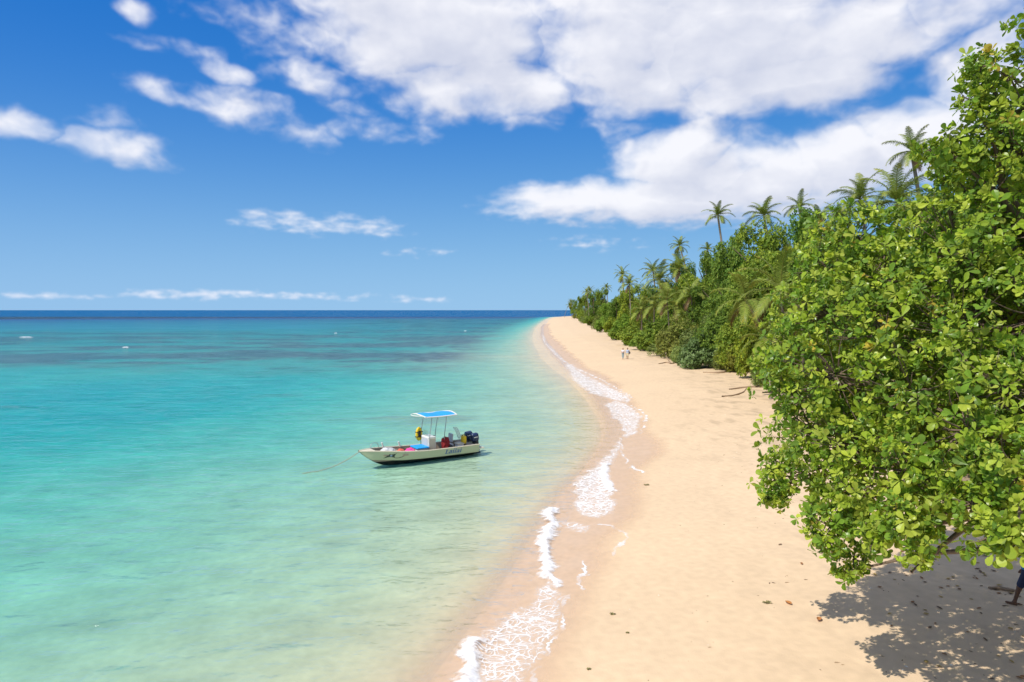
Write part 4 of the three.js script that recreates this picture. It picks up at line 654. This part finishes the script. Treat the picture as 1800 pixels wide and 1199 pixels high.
{
  const stand = (k, s, fwd) => ({ knee: V(0.03 + fwd * 0.5, 0.5, 0.1 * s), ankle: V(fwd, 0.085 + Math.max(0, -fwd) * 0.25, 0.09 * s), elbow: V(-0.04, 1.12, 0.25 * s), wrist: V(0.06 - fwd * 0.5, 0.88, 0.25 * s) });
  const a = groundPoint(1095, 631.5), b = groundPoint(1103, 631.5), face = -2.1;
  const fold = (s) => ({ knee: V(0.06 * -s, 0.5, 0.09 * s), ankle: V(0.14 * -s, 0.09, 0.06 * s), elbow: V(0.06, 1.12, 0.24 * s), wrist: V(0.24, 1.1, 0.02 * s) });
  person('person in white top and grey-blue trousers walking on the sand with folded arms', a, face, { L: fold(-1), R: fold(1) }, { skin: [0.42, 0.24, 0.15], shirt: [0.72, 0.68, 0.70], pants: [0.25, 0.33, 0.36], long: 1.7, lower: 'trousers', hair: [0.33, 0.19, 0.08], longHair: true, hat: true }, 0.02);
  const two = person('person in pale blue shirt and beige shorts carrying a dark bag on the sand', b, face + 0.2, { L: stand('L', -1, 0.12), R: stand('R', 1, -0.12) }, { skin: [0.30, 0.17, 0.10], shirt: [0.40, 0.47, 0.62], pants: [0.62, 0.55, 0.36], hair: [0.03, 0.02, 0.02] }, 0.02);
  const bag = thing('shoulder_bag', 'dark shoulder bag at the hip of the person in pale blue shirt', 'bag', two.localToWorld(V(-0.02, 1.02, -0.33)), face); { const mat = new THREE.MeshStandardMaterial({ name: 'dark bag', color: lin(0.05, 0.05, 0.08), roughness: 0.9 }); const p = part('pouch', new RoundedBoxGeometry(0.3, 0.34, 0.16, 3, 0.06), mat, bag); part('strap', taperTube([V(-0.12, 0.15, 0), V(0, 0.4, 0.12), V(0.1, 0.15, 0)], [0.018, 0.018], 5), mat, bag); }
  const c = groundPoint(1807, 1068);
  person('person in bright blue shirt and navy shorts walking in the shade of the tree', c, 2.2, { L: stand('L', -1, 0.26), R: stand('R', 1, -0.22) }, { skin: [0.14, 0.07, 0.04], shirt: [0.01, 0.20, 0.42], pants: [0.015, 0.025, 0.07], hair: [0.015, 0.012, 0.01] }, 0.014);
}
console.log('people done');

// ---------------------------------------------------------------- driftwood, litter
function driftwood(label, px, thick) {                            // px: list of polylines in pixels
  const first = groundPoint(...px[0][0]), o = thing('driftwood_branch', label, 'driftwood', first, 0);
  px.forEach((line, k) => { const pts = line.map(([x, y, lift = 0]) => groundPoint(x, y).add(V(0, 0.04 + lift, 0)).sub(first)); part(k ? 'side_branch' : 'stem', taperTube(pts, k ? [thick * 0.7, thick * 0.5, thick * 0.2] : [thick * 0.4, thick, thick * 0.9, thick * 0.5], 7, 0.25, line.length + k), M.drift, o); });
}
driftwood('long forked driftwood branch lying on open sand beside the overhanging tree', [[[1282, 685], [1300, 683], [1322, 681], [1352, 680]], [[1270, 698], [1288, 696], [1306, 690], [1312, 683]]], 0.13);
driftwood('curved driftwood branch with raised end below the grey-green shrubs', [[[1158, 640], [1172, 638], [1180, 640], [1196, 636]], [[1180, 640], [1172, 633, 0.4], [1168, 628, 1.0]]], 0.14);
driftwood('weathered log along the litter line before the shrubs', [[[1236, 655], [1262, 656], [1290, 653], [1325, 652]]], 0.16);
driftwood('thin driftwood stick half under the palm fronds', [[[1276, 634], [1284, 628, 0.5], [1292, 634], [1304, 640]]], 0.11);
driftwood('pale fallen bough sloping out of the undergrowth', [[[1318, 640], [1330, 632, 0.6], [1345, 622, 1.4], [1362, 612, 2.2]]], 0.16);
driftwood('thin dead branch lying in the shade behind the walking person', [[[1738, 1036], [1755, 1036], [1772, 1039], [1788, 1041]]], 0.05);
{
  const r = rng(31), weed = new THREE.MeshStandardMaterial({ name: 'dried weed', color: lin(0.24, 0.21, 0.08), roughness: 0.95 }), dry = new THREE.MeshStandardMaterial({ name: 'dry leaf', color: lin(0.40, 0.17, 0.05), roughness: 0.9, side: THREE.DoubleSide });
  const clump = (px, py, s, label) => { const g = new Mesher(), p = groundPoint(px, py); for (let k = 0; k < 46; k++) { const a = r() * 6.28, q = Math.sqrt(r()) * s, b = V(Math.cos(a) * q, 0.01 + 0.25 * (s - q) * r(), Math.sin(a) * q * 0.7), d = V(r() - 0.5, r() * 0.3, r() - 0.5).normalize().multiplyScalar(s * 0.5), w = V(-d.z, 0.01, d.x).normalize().multiplyScalar(0.012); g.quad(b.clone().sub(w), b.clone().add(d).sub(w), b.clone().add(d).add(w), b.clone().add(w)); } single('seaweed_clump', g.build(), weed, label, 'seaweed').position.copy(p); };
  clump(1349, 1060, 0.10, 'olive seaweed clump on bare sand beside the tree shadow'); clump(1137, 853, 0.12, 'dark seaweed clump on the dry sand above the wet edge'); clump(1077, 1080, 0.07, 'small green weed scrap on smooth sand near the foam'); clump(1103, 1113, 0.04, 'small dark weed scrap on smooth sand'); clump(1035, 1177, 0.05, 'weed scrap lying on damp sand by the last foam line');
  for (const [px, py, t, label] of [[1440, 1091, 1, 'curled orange dry leaf on sunlit sand before the tree shadow'], [1386, 1062, 2, 'small brown dry leaf near the olive seaweed clump']]) { const p = groundPoint(px, py); const m = single('dry_leaf', gridGeometry(6, 4, (i, j) => { const u = i / 5 * 2 - 1, v = (j / 3 * 2 - 1) * Math.sqrt(Math.max(0.02, 1 - u * u)); return { p: [u * 0.11, 0.02 + 0.05 * v * v + 0.03 * u * u, v * 0.06] }; }), dry, label, 'leaf'); m.position.copy(p); m.rotation.y = t; }
  // fine litter: chips of coral, bark and leaf strewn over the sand
  const chip = new THREE.TetrahedronGeometry(1, 1), spots = [];
  for (let k = 0; k < 2600; k++) { const d = 12 + Math.pow(r(), 1.6) * 100, x = shoreX(d) + 3 + r() * (greenX(d) + 3 - shoreX(d)), c = x - shoreX(d), w = smooth(-2, -12, c - (greenX(d) - shoreX(d))); if (r() < w * 0.72 || noise(x * 0.4, d * 0.4) < -0.05) continue; spots.push([x, -d]); }
  const mesh = shadowed(new THREE.InstancedMesh(chip, new THREE.MeshStandardMaterial({ name: 'litter', color: 0xffffff, roughness: 0.95 }), spots.length)), q = new THREE.Quaternion();
  spots.forEach(([x, z], k) => { const s = 0.008 + 0.022 * r() * r(); q.setFromEuler(new THREE.Euler(0, r() * 6.28, 0)); mesh.setMatrixAt(k, new THREE.Matrix4().compose(onGround(x, z).add(V(0, 0.004, 0)), q, V(s * (1 + 2.5 * r()), s * 0.6, s))); const t = r(); mesh.setColorAt(k, t < 0.5 ? lin(0.16, 0.10, 0.06) : t < 0.8 ? lin(0.35, 0.24, 0.14) : lin(0.8, 0.76, 0.66)); });
  const fallen = [], leafGeo = gridGeometry(5, 3, (i, j) => { const u = i / 4 * 2 - 1, v = (j - 1) * Math.sqrt(Math.max(0.03, 1 - u * u)); return { p: [u, 0.12 + 0.25 * v * v + 0.2 * u * u, v * 0.5] }; });
  for (let k = 0; k < 300; k++) { const x = 6.5 + 9 * r(), z = -(11.5 + 11 * r()); if (r() < smooth(11.5, 8, x) * 0.98) continue; fallen.push(onGround(x, z)); }
  const strewn = shadowed(new THREE.InstancedMesh(leafGeo, new THREE.MeshStandardMaterial({ name: 'fallen leaf', color: 0xffffff, roughness: 0.9, side: THREE.DoubleSide }), fallen.length));
  fallen.forEach((p, k) => { const l = 0.04 + 0.05 * r(); q.setFromEuler(new THREE.Euler((r() - 0.5) * 0.4, r() * 6.28, (r() - 0.5) * 0.4)); strewn.setMatrixAt(k, new THREE.Matrix4().compose(p, q, V(l, l, l))); strewn.setColorAt(k, [lin(0.30, 0.14, 0.05), lin(0.18, 0.11, 0.06), lin(0.42, 0.28, 0.08)][k % 3]); });
  strewn.name = 'fallen_leaves'; strewn.userData = { kind: 'stuff', label: 'brown fallen leaves strewn on the shaded sand under the big tree', category: 'leaves' }; scene.add(strewn);
  mesh.name = 'beach_litter'; mesh.userData = { kind: 'stuff', label: 'fine scattered chips of bark leaf and coral on the sand', category: 'litter' }; scene.add(mesh);
}
renderer.render(scene, camera);
